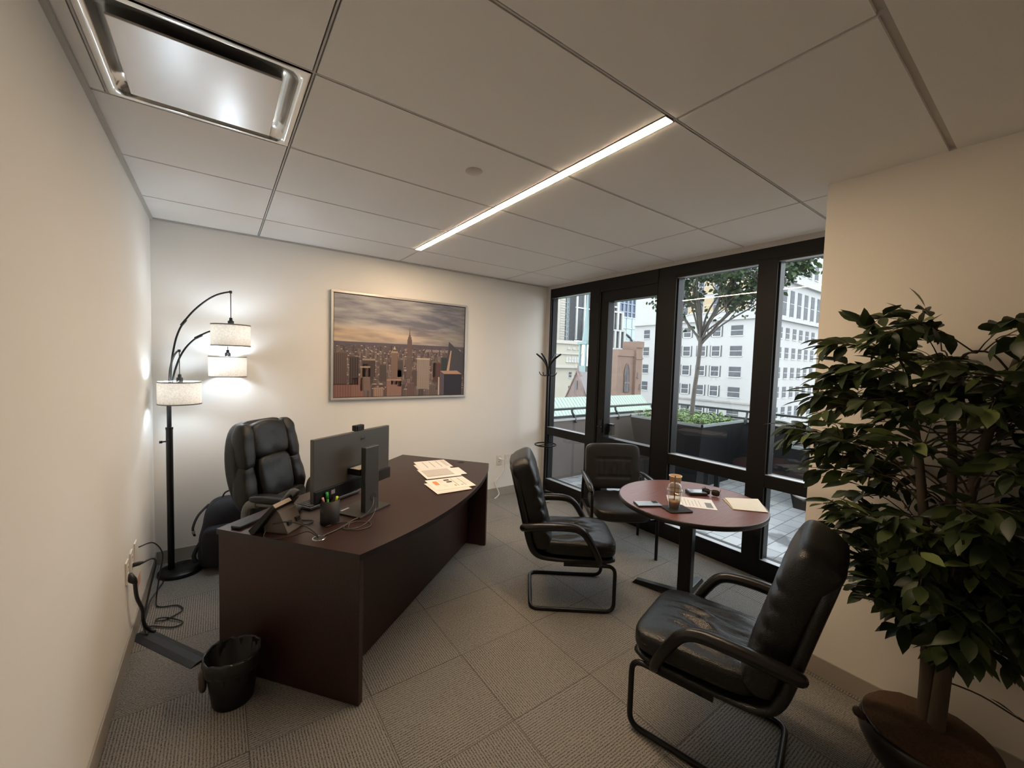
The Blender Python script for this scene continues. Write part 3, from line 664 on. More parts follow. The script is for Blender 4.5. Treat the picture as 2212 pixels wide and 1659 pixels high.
# papers on the desk
def sheet(name, label, c, rz, w, h, base_z, marks, cat='paper', group=None, col=(.80, .76, .71), parent_z=0, thick=.0012):
    t = thing(name, label, cat, (c[0], c[1], base_z), rz, group)
    mb = MB(); mb.box(-w/2, w/2, -h/2, h/2, 0, thick, col=col)
    for (x0, x1, y0, y1, cc) in marks: mb.box(x0*w, x1*w, y0*h, y1*h, thick, thick+.0002, col=cc)
    mb.build('paper_sheet', M_print, t)
    return t
def lines(x0, x1, ys_, cc=(.45, .42, .4), h=.006): return [(x0, x1, y, y+h, cc) for y in ys_]
g1 = 'printed pages laid across the desk'
pa = DA-.75
S = .0013
A1 = rad(-8)
sheet('printed_page', 'printed page under the far end of the row of desk papers', (1.79, -.93), A1, .245, .28, DT+.001, lines(-.45, .45, [-.4]), group=g1)
sheet('printed_page', 'white printed page with four ruled columns, farthest on the desk', (1.837, -.83), A1, .265, .25, DT+.001+S, [(-.27, -.255, -.38, .38, (.12, .11, .11)), (-.05, -.035, -.38, .38, (.12, .11, .11)), (.17, .185, -.38, .38, (.12, .11, .11))]+[(.33+k*.03, .34+k*.03, -.35, .4, (.35, .33, .32)) for k in range(4)], group=g1)
sheet('printed_page', 'small white sheet sticking out right of the middle page', (1.86, -1.10), A1-.02, .20, .20, DT+.001+S, lines(-.3, .4, [-.3, -.15, 0, .15, .3]), group=g1)
sheet('printed_page', 'grey tabled page in the middle of the desk papers', (1.765, -1.09), A1+.02, .27, .27, DT+.001+2*S, [(-.42, .36, -.25, .38, (.56, .52, .48)), (-.42, .36, -.29, -.26, (.18, .16, .15))]+[(-.42+k*.195, -.415+k*.195, -.25, .38, (.4, .37, .34)) for k in range(5)], group=g1)
sheet('printed_page', 'plain lower page under the nearest desk paper', (1.668, -1.43), A1+.08, .25, .25, DT+.001+2*S, lines(-.4, .4, [-.45]), group=g1)
sheet('printed_page', 'page with an orange block and black boxes, nearest of the desk papers', (1.715, -1.375), A1+.03, .29, .25, DT+.001+3*S, [(-.38, -.27, -.05, .3, (.78, .26, .09)), (-.08, .06, .24, .36, (.03, .04, .02)), (-.06, .08, .06, .18, (.03, .04, .02)), (.12, .132, -.32, .4, (.1, .09, .09)), (.30, .312, -.32, .4, (.1, .09, .09)), (.04, .08, -.3, -.18, (.55, .3, .12)), (.2, .26, -.28, -.22, (.4, .25, .2))]+[(-.22, -.12, y, y+.012, (.5, .47, .45)) for y in (.3, .22, .14, -.1, -.18, -.26)]+[(.16, .27, y, y+.012, (.55, .52, .5)) for y in (.3, .2, .1, 0)]+[(.34, .45, y, y+.012, (.5, .47, .45)) for y in (.3, .2, .1, 0, -.1, -.2)], group=g1)

# ------------------------------------------------------------------ executive chair
def exec_chair():
    t = thing('executive_chair', 'black padded leather executive chair behind the desk', 'office chair', (.86, -.765, 0), rad(-47))
    tilt = Matrix.Translation((-.21, 0, .50)) @ Matrix.Rotation(rad(-10), 4, 'Y')
    def wr(a, sc=11): return lambda q: q+Vector((a*noise.noise(q*sc), 0, a*.5*noise.noise(q*sc+Vector((5, 5, 5)))))
    mb = MB()
    def shell(q):
        z = (q.z/.33+1)/2; w = .80+.26*max(0., sin(min(1, max(0, z))*PI))
        return Vector((q.x, q.y*w, q.z))
    mb.puff((-.045, 0, .31), (.055, .265, .33), 6, 14, fn=shell, mat=tilt); mb.build('backrest', M_leather2, t)
    mb = MB(); mb.puff((.012, 0, .505), (.062, .165, .125), 4.5, 14, fn=lambda q: wr(.012)(Vector((q.x-.01*abs(q.y/.165)**2, q.y, q.z-.02*(abs(q.y)/.165)**2))), mat=tilt); mb.build('headrest_cushion', M_leather2, t)
    mb = MB(); mb.puff((.014, 0, .235), (.06, .148, .155), 5, 14, fn=wr(.008), mat=tilt); mb.build('lumbar_cushion', M_leather2, t)
    for s_ in (-1, 1):
        mb = MB(); mb.puff((-.002, s_*.20, .46), (.062, .058, .165), 3, 12, fn=lambda q, s_=s_: wr(.01, 16)(Vector((q.x+.01, q.y-s_*q.z*.10, q.z))), mat=tilt); mb.build('upper_bolster', M_leather2, t)
        mb = MB(); mb.puff((.0, s_*.225, .215), (.06, .062, .165), 2.8, 12, fn=lambda q, s_=s_: wr(.012, 14)(Vector((q.x, q.y-s_*q.z*.10, q.z))), mat=tilt); mb.build('lower_bolster', M_leather2, t)
    mb = MB(); mb.puff((.02, 0, .035), (.065, .25, .075), 4, 12, fn=wr(.012), mat=tilt); mb.build('lower_back_roll', M_leather2, t)
    mb = MB(); mb.puff((.03, 0, .42), (.26, .26, .06), 5, 14, fn=wr(.008)); mb.puff((.04, 0, .475), (.23, .20, .035), 4, 12, fn=wr(.008)); mb.build('seat', M_leather2, t)
    for s_ in (-1, 1):
        mb = MB(); mb.puff((.035, s_*.30, .665), (.165, .04, .026), 3.5, 12, fn=lambda q: Vector((q.x, q.y, q.z+.01*cos(q.x*9)))); mb.build('arm_pad', M_leather2, t)
        mb = MB(); mb.tube([(-.08, s_*.30, .632), (-.15, s_*.30, .615), (-.175, s_*.30, .53), (-.15, s_*.29, .42), (-.06, s_*.25, .365)], .018, 10, sub=5, flat=1.5); mb.tube([(.16, s_*.30, .635), (.14, s_*.30, .57), (.02, s_*.29, .43), (-.04, s_*.25, .37)], .018, 10, sub=5, flat=1.5); mb.tube([(-.13, s_*.30, .632), (.17, s_*.30, .636)], .016, 8); mb.build('arm_bracket', pm('arm_grey_plastic', (.15, .148, .14), .4), t)
    mb = MB(); mb.cyl((0, 0), .03, .09, .36, 16); mb.build('gas_column', M_plastic, t)
    mb = MB()
    for k in range(5):
        a = k*2*PI/5; mb.tube([(0, 0, .11), (.16*cos(a), .16*sin(a), .10), (.30*cos(a), .30*sin(a), .075)], [.032, .025, .018], 8)
    mb.build('star_base', M_plastic, t)
    for k in range(5):
        a = k*2*PI/5; mb = MB(); mb.cyl((0, 0), .028, -.02, .02, 16, mat=Matrix.Translation((.30*cos(a), .30*sin(a), .028)) @ Matrix.Rotation(a, 4, 'Z') @ Matrix.Rotation(PI/2, 4, 'X')); mb.tube([(.30*cos(a), .30*sin(a), .04), (.30*cos(a), .30*sin(a), .075)], .008); mb.build('caster', M_plastic, t)
exec_chair()

# ------------------------------------------------------------------ cantilever guest chairs
def strip_loft(mb, path, halfw, thick, k=4, seg=20, fn=None, mi=0):
    """path: list of (x,z) ; cross sections across y, superellipse"""
    n = len(path); rings = []
    for i in range(n):
        p = Vector((path[i][0], 0, path[i][1])); a = Vector((path[max(0, i-1)][0], 0, path[max(0, i-1)][1])); b_ = Vector((path[min(n-1, i+1)][0], 0, path[min(n-1, i+1)][1]))
        tn = (b_-a).normalized(); nr = Vector((-tn.z, 0, tn.x))
        ring = []
        for s_ in range(seg):
            th = 2*PI*s_/seg; c_, s2 = cos(th), sin(th)
            w = math.copysign(abs(c_)**(2/k), c_)*halfw[i]; d = math.copysign(abs(s2)**(2/k), s2)*thick[i]/2
            q = p+Vector((0, w, 0))+nr*d
            if fn: q = fn(q, i/(n-1), w/halfw[i] if halfw[i] else 0, d, nr)
            ring.append(tuple(q))
        rings.append(ring)
    vs = [q for r_ in rings for q in r_]; fs = []
    for i in range(n-1):
        for s_ in range(seg): l = (s_+1) % seg; fs.append((i*seg+s_, i*seg+l, (i+1)*seg+l, (i+1)*seg+s_))
    fs += [tuple(range(seg-1, -1, -1)), tuple(range((n-1)*seg, n*seg))]
    mb.add(vs, fs, mi, None, True)
def lerp_path(pts, n):
    P = [Vector((a, 0, b_)) for a, b_ in pts]; Q, _ = catmull(P, n); return [(q.x, q.z) for q in Q]
def guest_chair():
    t = thing('guest_chair', '', 'armchair')
    # outer shell: under the seat and up the back
    pth = lerp_path([(.27, .335), (.1, .335), (-.12, .335), (-.225, .355), (-.275, .42), (-.32, .60), (-.365, .78), (-.405, .93)], 6)
    n = len(pth); hw = []
    for i in range(n):
        s_ = i/(n-1); w = .238
        if s_ > .86: w = .238*math.sqrt(max(.02, 1-((s_-.86)/.15)**2*.75))
        if s_ < .06: w = .238*(.85+.15*s_/.06)
        hw.append(w)
    mb = MB(); strip_loft(mb, pth, hw, [.036+.02*min(1, max(0, i/(n-1)-.35)/.2) for i in range(n)], 4); mb.build('chair_shell', M_leather, t)
    # seat cushion
    def sfn(q):
        x, y = q.x/.25, q.y/.235; top = max(0, q.z/.055)
        wr = .022*sin(y*19+4*noise.noise(Vector((x*1.2, y*2, 0))))*math.exp(-((x+.15)/.55)**2)*(1-abs(y)**2)*(.5+noise.noise(Vector((x*1.5, y*6, 3))))
        return Vector((q.x, q.y*(1+.04*x), q.z+top*(.012*(1-x*x)*(1-y*y)+wr)-(.018*max(0, x-.5) if q.z > 0 else 0)))
    mb = MB(); mb.puff((.035, 0, .405), (.25, .238, .055), 5.5, 36, fn=sfn); mb.build('seat', M_leather, t)
    # back cushion with horizontal rolls
    bp = lerp_path([(-.190, .40), (-.225, .52), (-.262, .66), (-.305, .80), (-.345, .905), (-.372, .960)], 12)
    n = len(bp)
    th = []; hw = []
    for i in range(n):
        s_ = i/(n-1)
        e = min(1, s_/.06+.3) * (1 if s_ < .86 else math.sqrt(max(.03, 1-((s_-.86)/.142)**2)))
        th.append(.148*e+.02*math.exp(-((s_-.72)/.2)**2)); hw.append(.228*(1 if s_ < .8 else math.sqrt(max(.05, 1-((s_-.8)/.205)**2*.7))))
    def bfn(q, s_, w, d, nr):
        if d > 0 and s_ < .66:   # front face is on +nr side? resolved by sign below
            pass
        front = -1 if nr.x > 0 else 1
        f = d*(-front) if False else d
        if (nr*d).x > 0 and .05 < s_ < .66:
            ss = s_-.07*abs(w)**3
            amp = (1-.35*abs(w)**6)*min(1, (s_-.05)/.05)*min(1, (.66-s_)/.05)
            g_ = abs(sin(ss*PI/.105))**.4
            q = q+Vector((1, 0, 0))*(.030*(g_-1))*amp
        return q
    mb = MB(); strip_loft(mb, bp, hw, th, 4.5, 44, fn=bfn); mb.build('back_cushion', M_leather, t)
    for s_ in (-1, 1):
        y = s_*.283
        mb = MB(); mb.tube([(-.325, s_*.225, .53), (-.305, s_*.268, .555), (-.15, y, .572), (-.02, y, .57), (.045, y, .545), (.09, s_*.28, .49), (.135, s_*.275, .41), (.16, s_*.262, .345), (.16, s_*.20, .322)], [.021, .026, .027, .026, .024, .023, .022, .02, .017], 12, sub=6, flat=1.)
        mb.build('armrest', pm('arm_black_pu', (.010, .009, .009), .27, bump=.1, bscale=300, spec=.4), t)
    mb = MB(); r = .0125; w = .228; fr = .267; bk = -.267
    pts = []
    def corner(a, b_, c, rr, m=5):
        a, b_, c = Vector(a), Vector(b_), Vector(c); d1 = (a-b_).normalized()*rr; d2 = (c-b_).normalized()*rr
        return [tuple((b_+d1)*(1-t_)**2+b_*2*t_*(1-t_)+(b_+d2)*t_**2) for t_ in [i/m for i in range(m+1)]]
    K = [(-.02, w, .31), (fr, w, .31), (fr, w, r), (bk, w, r), (bk, -w, r), (fr, -w, r), (fr, -w, .31), (-.02, -w, .31)]
    pts = [K[0]]
    for i in range(1, 7): pts += corner(K[i-1], K[i], K[i+1], .055 if i not in (3, 4) else .06)
    pts.append(K[7]); mb.tube(pts, r, 10); mb.build('sled_base', M_blackmetal, t)
    mb = MB(); mb.box(-.06, .21, -.235, -.215, .30, .33); mb.box(-.06, .21, .215, .235, .30, .33); mb.box(-.02, .02, -.22, .22, .30, .318); mb.build('seat_bracket', M_blackmetal, t)
    return t
gc = guest_chair()
c2 = dup(gc)
gc.location = (2.355, -1.94, 0); gc.rotation_euler.z = rad(-38.1)
tag(gc, 'black leather cantilever armchair left of the round table, facing right', 'armchair', 'black leather cantilever armchairs')
c2.location = (2.135, -3.06, 0); c2.rotation_euler.z = rad(104.5)
tag(c2, 'black leather cantilever armchair in the right foreground, nearest the ficus', 'armchair', 'black leather cantilever armchairs')

# ------------------------------------------------------------------ four-legged armchair by the door
t = thing('leather_armchair', 'dark brown leather armchair on four straight black legs by the glass door', 'armchair', (3.215, -1.645, 0), rad(234))
for sx, sy in ((1, 1), (1, -1), (-1, 1), (-1, -1)):
    mb = MB()
    if sx > 0: mb.tube([(.24, sy*.27, 0), (.235, sy*.27, .30), (.22, sy*.27, .56)], .0135, 8, sub=3)
    else: mb.tube([(-.25, sy*.27, 0), (-.24, sy*.27, .30), (-.22, sy*.265, .56)], .0135, 8, sub=3)
    mb.build('leg', M_blackmetal, t)
for s_ in (-1, 1):
    mb = MB(); mb.tube([(-.26, s_*.27, .59), (-.1, s_*.278, .60), (.1, s_*.285, .60), (.2, s_*.285, .585), (.235, s_*.28, .55)], [.016, .022, .026, .026, .017], 12, sub=5, flat=.8); mb.build('armrest', pm('arm_gloss_black', (.03, .03, .032), .25), t)
mb = MB()
def s2(q): return Vector((q.x, q.y, q.z+(.006*noise.noise(Vector((q.x*12, q.y*30, 1))) if q.z > 0 else 0)-(.03*(q.x/.25)**2 if q.x > 0 else 0)))
mb.puff((.03, 0, .385), (.25, .245, .06), 4.5, 18, fn=s2); mb.build('seat', M_leather3, t)
mb = MB(); mb.tube([(-.235, -.27, .33), (-.235, .27, .33)], .011); mb.tube([(.22, -.27, .32), (.22, .27, .32)], .011)
for s_ in (-1, 1): mb.tube([(.235, s_*.27, .33), (-.245, s_*.27, .33)], .011)
mb.build('seat_frame', M_blackmetal, t)
bt = Matrix.Translation((-.235, 0, .65)) @ Matrix.Rotation(rad(-9), 4, 'Y')
def b2(q):
    x, y, z = q.x, q.y/.245, q.z/.20
    if x > 0:
        g_ = math.exp(-((z-.32)/.035)**2)+math.exp(-((z+.50)/.035)**2)
        if abs(y) < .62: x -= .012*g_
        if -.5 < z < .32 and abs(y) < .6: x += .006*noise.noise(Vector((y*16, z*2, 2)))-.004*abs(sin(y*26))
    return Vector((x, q.y, q.z+.006*(1-y*y)))
mb = MB(); mb.puff((0, 0, 0), (.05, .25, .205), 8, 30, fn=b2, mat=bt); mb.build('backrest', M_leather3, t)
for s_ in (-1, 1): mb = MB(); mb.box(-.25, -.225, s_*.13-.03, s_*.13+.03, .36, .50); mb.build('back_bracket', M_leather3, t, .003)

# ------------------------------------------------------------------ round table
TX, TY, TT = 2.955, -2.452, .70
t = thing('round_table', 'small round cherry-topped table on a black X base', 'table', (TX, TY, 0))
mb = MB(); mb.cyl((0, 0), .456, TT-.022, TT, 96, mi=0); o = mb.build('tabletop', [M_table], t)
mb = MB(); mb.lathe([(.452, -.030), (.458, -.028), (.4605, -.02), (.4605, -.004), (.458, .0), (.4545, .0008)], 96, (0, 0, TT)); mb.lathe([(0, -.030), (.452, -.030)], 96, (0, 0, TT)); mb.build('table_edge', M_edge, t)
mb = MB(); mb.box(-.042, .042, -.042, .042, .03, TT-.03, mat=Matrix.Rotation(rad(14), 4, 'Z')); mb.build('column', M_blackmetal, t, .008)
for k in range(4):
    a = rad(14+90*k); mb = MB()
    vs = [(.03, -.03, .035), (.03, .03, .035), (.36, .03, .012), (.36, -.03, .012), (.03, -.022, .07), (.03, .022, .07), (.34, .022, .04), (.34, -.022, .04)]
    mb.add([(x, y, z-.011) for x, y, z in vs], [(0, 3, 2, 1)][::-1]+[(0, 1, 2, 3), (4, 7, 6, 5), (0, 4, 5, 1), (1, 5, 6, 2), (2, 6, 7, 3), (3, 7, 4, 0)], mat=Matrix.Rotation(a, 4, 'Z')); mb.build('foot', M_blackmetal, t, .003)
    
# things on it
M_kraft = pm('kraft_paper', (.52, .33, .16), .6, var=.04)
t = thing('paper_coffee_cup', 'brown kraft paper coffee cup on the round table behind the iced drink', 'cup', (3.02, -2.302, TT))
mb = MB(); mb.lathe([(0, .004), (.027, .004), (.0275, 0), (.0285, 0), (.041, .112), (.0435, .113), (.0435, .117), (.040, .117), (.0275, .008), (0, .008)], 40); mb.build('cup_body', M_kraft, t)
mb = MB(); mb.lathe([(.0412, .1125), (.0438, .113), (.0442, .1155), (.0438, .118), (.0405, .118)], 40); mb.build('cup_rim', pm('cream_rim', (.75, .66, .5), .5), t)
mb = MB(); 
for k in range(6): mb.lathe([(.0352, .058+k*.006), (.03545, .0595+k*.006)], 12, a0=3.4+k*.02)
mb2 = MB()
for k in range(5):
    for j in range(9):
        a0_ = 3.55+j*.11+random.uniform(-.02, .02); z0_ = .05+k*.009; r_ = .0289+.0125*z0_/.112+.0004
        if random.random() < .8:
            mb2.add([(r_*cos(a0_), r_*sin(a0_), z0_), (r_*cos(a0_+.07), r_*sin(a0_+.07), z0_), ((r_+.0006)*cos(a0_+.07), (r_+.0006)*sin(a0_+.07), z0_+.004), ((r_+.0006)*cos(a0_), (r_+.0006)*sin(a0_), z0_+.004)], [(0, 1, 2, 3)])
mb2.build('cup_print', pm('cup_print_brown', (.25, .13, .06), .6), t)
# iced drink
def clear(name, tint, rough=.03):
    m, nt, out = _nt(name); L = nt.links
    tr = nt.nodes.new('ShaderNodeBsdfTransparent'); tr.inputs[0].default_value = (*tint, 1); gl = nt.nodes.new('ShaderNodeBsdfGlossy'); gl.inputs['Roughness'].default_value = rough
    d = nt.nodes.new('ShaderNodeBsdfDiffuse'); d.inputs[0].default_value = (.8, .78, .75, 1)
    lw = N(nt, 'ShaderNodeLayerWeight', Blend=.5)
    pw = N(nt, 'ShaderNodeMath', operation='POWER'); pw.inputs[1].default_value = 3.; L.new(lw.outputs['Facing'], pw.inputs[0])
    mu = N(nt, 'ShaderNodeMath', operation='MULTIPLY_ADD'); mu.inputs[1].default_value = .8; mu.inputs[2].default_value = .05; mu.use_clamp = True; L.new(pw.outputs[0], mu.inputs[0])
    mx = nt.nodes.new('ShaderNodeMixShader'); L.new(mu.outputs[0], mx.inputs[0]); L.new(tr.outputs[0], mx.inputs[1]); L.new(gl.outputs[0], mx.inputs[2])
    mx2 = nt.nodes.new('ShaderNodeMixShader'); mx2.inputs[0].default_value = .08; L.new(mx.outputs[0], mx2.inputs[1]); L.new(d.outputs[0], mx2.inputs[2])
    L.new(mx2.outputs[0], out.inputs[0]); return m
M_clear = clear('clear_plastic', (.95, .94, .92))
IX, IY = 2.683, -2.508
nap = thing('black_napkin', 'folded black paper napkin under the iced drink', 'napkin', (2.70, -2.515, TT), rad(-25))
mb = MB()
mb.puff((0, 0, .004), (.078, .066, .0038), 9, 14, fn=lambda q: Vector((q.x, q.y, q.z+.0012*noise.noise(Vector((q.x*40, q.y*40, 0)))))); mb.build('napkin_fold', pm('black_napkin_paper', (.012, .011, .012), .8), nap)
t = thing('iced_drink_cup', 'clear plastic dome-lid cup of iced coffee on the black napkin', 'drink', (IX, IY, TT+.009))
mb = MB(); mb.lathe([(0, .002), (.0285, .002), (.030, .0), (.044, .110), (.0465, .112), (.0465, .116), (.0445, .117)], 40); mb.build('cup_body', M_clear, t)
mb = MB(); mb.lathe([(0, .003), (.028, .003), (.0345, .044), (.0355, .052), (0, .051)], 36); mb.build('drink_liquid', pm('iced_coffee', (.78, .48, .22), .3, var=.3, scale=55), t)
mb = MB()
rnd = random.Random(5)
for k in range(7): mb.cbox((rnd.uniform(-.018, .018), rnd.uniform(-.018, .018), .05), (.013, .013, .011), mat=Matrix.Rotation(rnd.random()*.4, 4, 'X'))
mb.build('ice_cubes', clear('ice', (.9, .85, .75), .1), t, .002)
mb = MB(); mb.lathe([(.0475, .112), (.049, .116), (.0475, .121), (.0435, .123), (.042, .135), (.035, .151), (.022, .161), (.008, .163)], 40); mb.build('dome_lid', M_clear, t)
mb = MB(); mb.lathe([(.0478, .1135), (.0495, .1165), (.0478, .1195)], 40); mb.build('lid_rim', clear('rim_plastic', (.75, .72, .70), .1), t)
mb = MB(); mb.tube([(.006, .004, .008), (.001, .001, .12), (-.002, 0, .205)], .0032, 8); mb.build('straw', pm('brown_straw', (.05, .02, .015), .4), t)
# white document on table
sheet('printed_document', 'white printed document with a grey bar on the round table', (2.905, -2.49), rad(-52), .285, .205, TT+.0005, [(.30, .44, -.36, .12, (.22, .22, .22))]+[(-.35+k*.075, -.35+k*.075+.012, -.35, .3-.07*(k % 3), (.42, .40, .40)) for k in range(8)])
# phone (blue grey) left
t = thing('smartphone', 'pale blue-grey smartphone lying near the left edge of the round table', 'phone', (2.618, -2.362, TT), rad(-31))
mb = MB(); mb.box(-.08, .08, -.052, .038, .0, .010); mb.build('phone_case', pm('phone_case_dark', (.02, .022, .028), .4), t, .004)
mb = MB(); mb.box(-.076, .076, -.048, .034, .010, .0112); mb.build('phone_back', pm('blue_grey_back', (.30, .36, .45), .35), t, .0005)
mb = MB(); mb.box(.035, .07, -.006, .03, .0112, .0132)
mb.build('camera_bump', pm('camera_bump_dark', (.03, .05, .04), .2), t, .001)
# eyeglass case and sunglasses
t = thing('glossy_black_case', 'open black box with a pale plate for the white reflection on top on the round table', 'case', (3.108, -2.412, TT), rad(-38))
mb = MB(); mb.box(-.062, .062, -.045, .045, 0, .022); mb.build('case_body', pm('case_black', (.012, .01, .01), .3), t, .006)
mb = MB(); mb.box(-.052, .052, -.036, .036, .022, .0232); mb.build('reflection_plate', pm('case_reflection', (.55, .58, .60), .12, metal=.8), t, .001)  # pale shiny plate stands in for the white reflection on the black top
t = thing('sunglasses', 'dark sunglasses standing on end beside the glossy black box', 'sunglasses', (3.165, -2.485, TT), rad(20))
for s_ in (-1, 1):
    mb = MB(); mb.puff((0, s_*.030, .024), (.003, .026, .022), 3, 8); mb.build('lens', pm('sunglass_lens', (.02, .015, .01), .1), t)
mb = MB(); mb.tube([(0, -.006, .036), (.0, .006, .036)], .0025, 6)
for s_ in (-1, 1): mb.tube([(0, s_*.056, .036), (.02, s_*.058, .04), (.09, s_*.05, .03), (.115, s_*.046, .006)], .0022, 6, sub=4)
mb.build('glasses_frame', M_plastic, t)
t = thing('cream_folder', 'cream paper folder lying open at the right edge of the round table', 'folder', (3.157, -2.712, TT), rad(-47))
mb = MB(); mb.box(-.10, .10, -.105, .105, .0, .004); mb.build('folder_back', pm('manila_dark', (.55, .42, .28), .6), t)
mb = MB(); mb.add([(-.095, -.105, .0045), (.10, -.108, .0045), (.118, .10, .022), (-.085, .105, .010), (-.095, -.105, .0056), (.10, -.108, .0056), (.118, .10, .0231), (-.085, .105, .0111)], [(0, 3, 2, 1), (4, 5, 6, 7), (0, 1, 5, 4), (1, 2, 6, 5), (2, 3, 7, 6), (3, 0, 4, 7)]); mb.build('folder_cover', pm('cream_paper', (.72, .66, .54), .6, var=.04), t)

# ------------------------------------------------------------------ coat stand
t = thing('coat_stand', 'slim black metal coat stand in the corner by the window', 'coat stand', (3.545, -.28, 0), rad(0))
mb = MB(); mb.cyl((0, 0), .015, .012, 1.52, 16); mb.build('pole', M_blackmetal, t)
mb = MB(); mb.lathe([(0, 0), (.145, 0), (.147, .006), (.14, .012), (0, .016)], 36); mb.build('base', M_blackmetal, t)
for k in range(4):
    a = rad(20+90*k); mb = MB(); mb.tube([(0.012*cos(a), .012*sin(a), 1.44), (.02*cos(a), .02*sin(a), 1.55), (.07*cos(a), .07*sin(a), 1.63), (.165*cos(a), .165*sin(a), 1.70)], [.008, .010, .012, .009], 8, sub=5, flat=.6); mb.build('upper_hook', M_blackmetal, t)
for k in range(4):
    a = rad(20+90*k); mb = MB(); mb.tube([(.012*cos(a), .012*sin(a), 1.455), (.06*cos(a), .06*sin(a), 1.44), (.10*cos(a), .10*sin(a), 1.455), (.118*cos(a), .118*sin(a), 1.485)], .005, 8, sub=5); mb.build('lower_hook', M_blackmetal, t)
mb = MB(); mb.tube([(.125*cos(2*PI*i/32), .125*sin(2*PI*i/32), .62) for i in range(32)], .0085, 8, closed=True); mb.tube([(-.125, 0, .62), (.125, 0, .62)], .005); mb.build('umbrella_ring', M_blackmetal, t)
t = thing('power_adapter', 'white power adapter with black cable on the carpet by the window corner', 'adapter', (3.42, -.46, 0), rad(-30))
mb = MB(); mb.puff((0, 0, .022), (.045, .03, .022), 4, 8); mb.build('adapter_body', pm('adapter_white', (.72, .72, .7), .3), t)
mb = MB(); mb.tube([(.045, 0, .03), (.12, -.02, .05), (.22, -.06, .03), (.30, -.14, .005)], .0035, 6, sub=5); mb.build('adapter_cable', M_cable, t)

# ------------------------------------------------------------------ backpack
t = thing('backpack', 'black backpack standing on the floor behind the desk, against the back wall', 'backpack', (.425, -.215, 0), rad(-4))
M_nylon = pm('black_nylon', (.012, .012, .017), .7, bump=.5, bscale=300)
def bpf(q):
    z = q.z/.25; return Vector((q.x*(1-.12*max(0, z))+.03*z, q.y*(1-.18*max(0, z)), q.z)) + Vector((.012*noise.noise(q*9), .012*noise.noise(q*8+Vector((3, 3, 3))), .006*noise.noise(q*10)))
mb = MB(); mb.puff((0, 0, .255), (.155, .125, .25), 4, 16, fn=bpf); mb.build('bag_body', M_nylon, t)
mb = MB(); mb.puff((-.01, -.12, .19), (.125, .055, .15), 4, 12, fn=lambda q: q+Vector((0, .008*noise.noise(q*12), 0))); mb.build('front_pocket', M_nylon, t)
mb = MB(); mb.tube([(-.02, 0, .495), (.0, 0, .54), (.05, 0, .553), (.09, 0, .535), (.10, 0, .49)], .006, 8, sub=4); mb.build('top_handle', M_nylon, t)
mb = MB(); mb.tube([(-.10, .02, .46), (-.16, -.02, .40), (-.19, -.05, .32), (-.18, -.05, .26)], .012, 8, sub=4, flat=.5); mb.tube([(-.15, -.05, .2), (-.185, -.06, .12), (-.17, -.07, .07)], .014, 8, sub=4); mb.build('shoulder_strap', M_nylon, t)
mb = MB(); mb.cbox((-.186, -.058, .29), (.02, .012, .022)); mb.cbox((.02, -.178, .12), (.02, .006, .03)); mb.build('buckle', pm('buckle_grey', (.3, .26, .22), .4), t, .003)

# ------------------------------------------------------------------ ficus in a pot
FXc, FYc = 2.63, -3.665
t = thing('potted_ficus', 'tall artificial ficus tree with green leaves in a dark pot by the right wall', 'potted plant', (FXc, FYc, 0))
mb = MB(); mb.lathe([(0, 0), (.12, 0), (.135, .01), (.175, .06), (.205, .12), (.208, .15), (.200, .175), (.197, .190), (.190, .191), (.188, .18), (0, .175)], 48); mb.build('pot', pm('dark_glazed_pot', (.02, .015, .013), .25, var=.3), t)
mb = MB(); mb.tube([(-.12, .165, .185), (-.13, .185, .20), (-.115, .19, .205)], [.013, .018, .012], 10, sub=4); mb.build('pot_lug', pm('lug_brown', (.04, .02, .014), .4), t)
def soilj(a, k): return (0, .006*noise.noise(Vector((cos(a)*4, sin(a)*4, k*2))))
mb = MB(); mb.lathe([(.194, .191), (.185, .203), (.15, .219), (.10, .236), (.04, .244), (0, .244)], 40, jit=soilj); mb.build('coir_soil', pm('coir', (.085, .045, .022), .95, var=.5, scale=120, bump=1., bscale=250), t)
M_bark = pm('ficus_bark', (.075, .055, .036), .8, var=.35, scale=30, bump=.6, bscale=60, stretch=(1, 1, .2))
TR = [ [(.0, .01, .18), (.0, .015, .45), (-.01, .03, .70), (-.02, .055, 1.0), (-.03, .09, 1.3), (-.05, .13, 1.58)],
       [(.02, -.012, .18), (.02, -.01, .45), (.02, -.01, .75), (.02, -.005, 1.0), (.02, .0, 1.25), (.01, .03, 1.66)],
       [(-.02, -.02, .18), (-.012, -.028, .45), (.0, -.04, .80), (.0, -.05, 1.1), (.0, -.085, 1.40), (.0, -.13, 1.65)] ]
mb = MB()
for p in TR: mb.tube(p, [.028, .024, .020, .017, .014, .008], 10, sub=6)
mb.build('trunk', M_bark, t)
foliage_ref = [None]
def leaf_mat(name, c1, c2, trans=.25):
    m, nt, out = _nt(name); L = nt.links
    a = nt.nodes.new('ShaderNodeAttribute'); a.attribute_name = 'Col'
    b_ = nt.nodes.new('ShaderNodeBsdfPrincipled'); b_.inputs['Roughness'].default_value = .42; b_.inputs['Specular IOR Level'].default_value = .4
    tr = nt.nodes.new('ShaderNodeBsdfTranslucent'); L.new(a.outputs['Color'], b_.inputs['Base Color']); L.new(a.outputs['Color'], tr.inputs[0])
    mx = nt.nodes.new('ShaderNodeMixShader'); mx.inputs[0].default_value = trans; L.new(b_.outputs[0], mx.inputs[1]); L.new(tr.outputs[0], mx.inputs[2]); L.new(mx.outputs[0], out.inputs[0]); return m
M_leaf = leaf_mat('ficus_leaf', 0, 0)
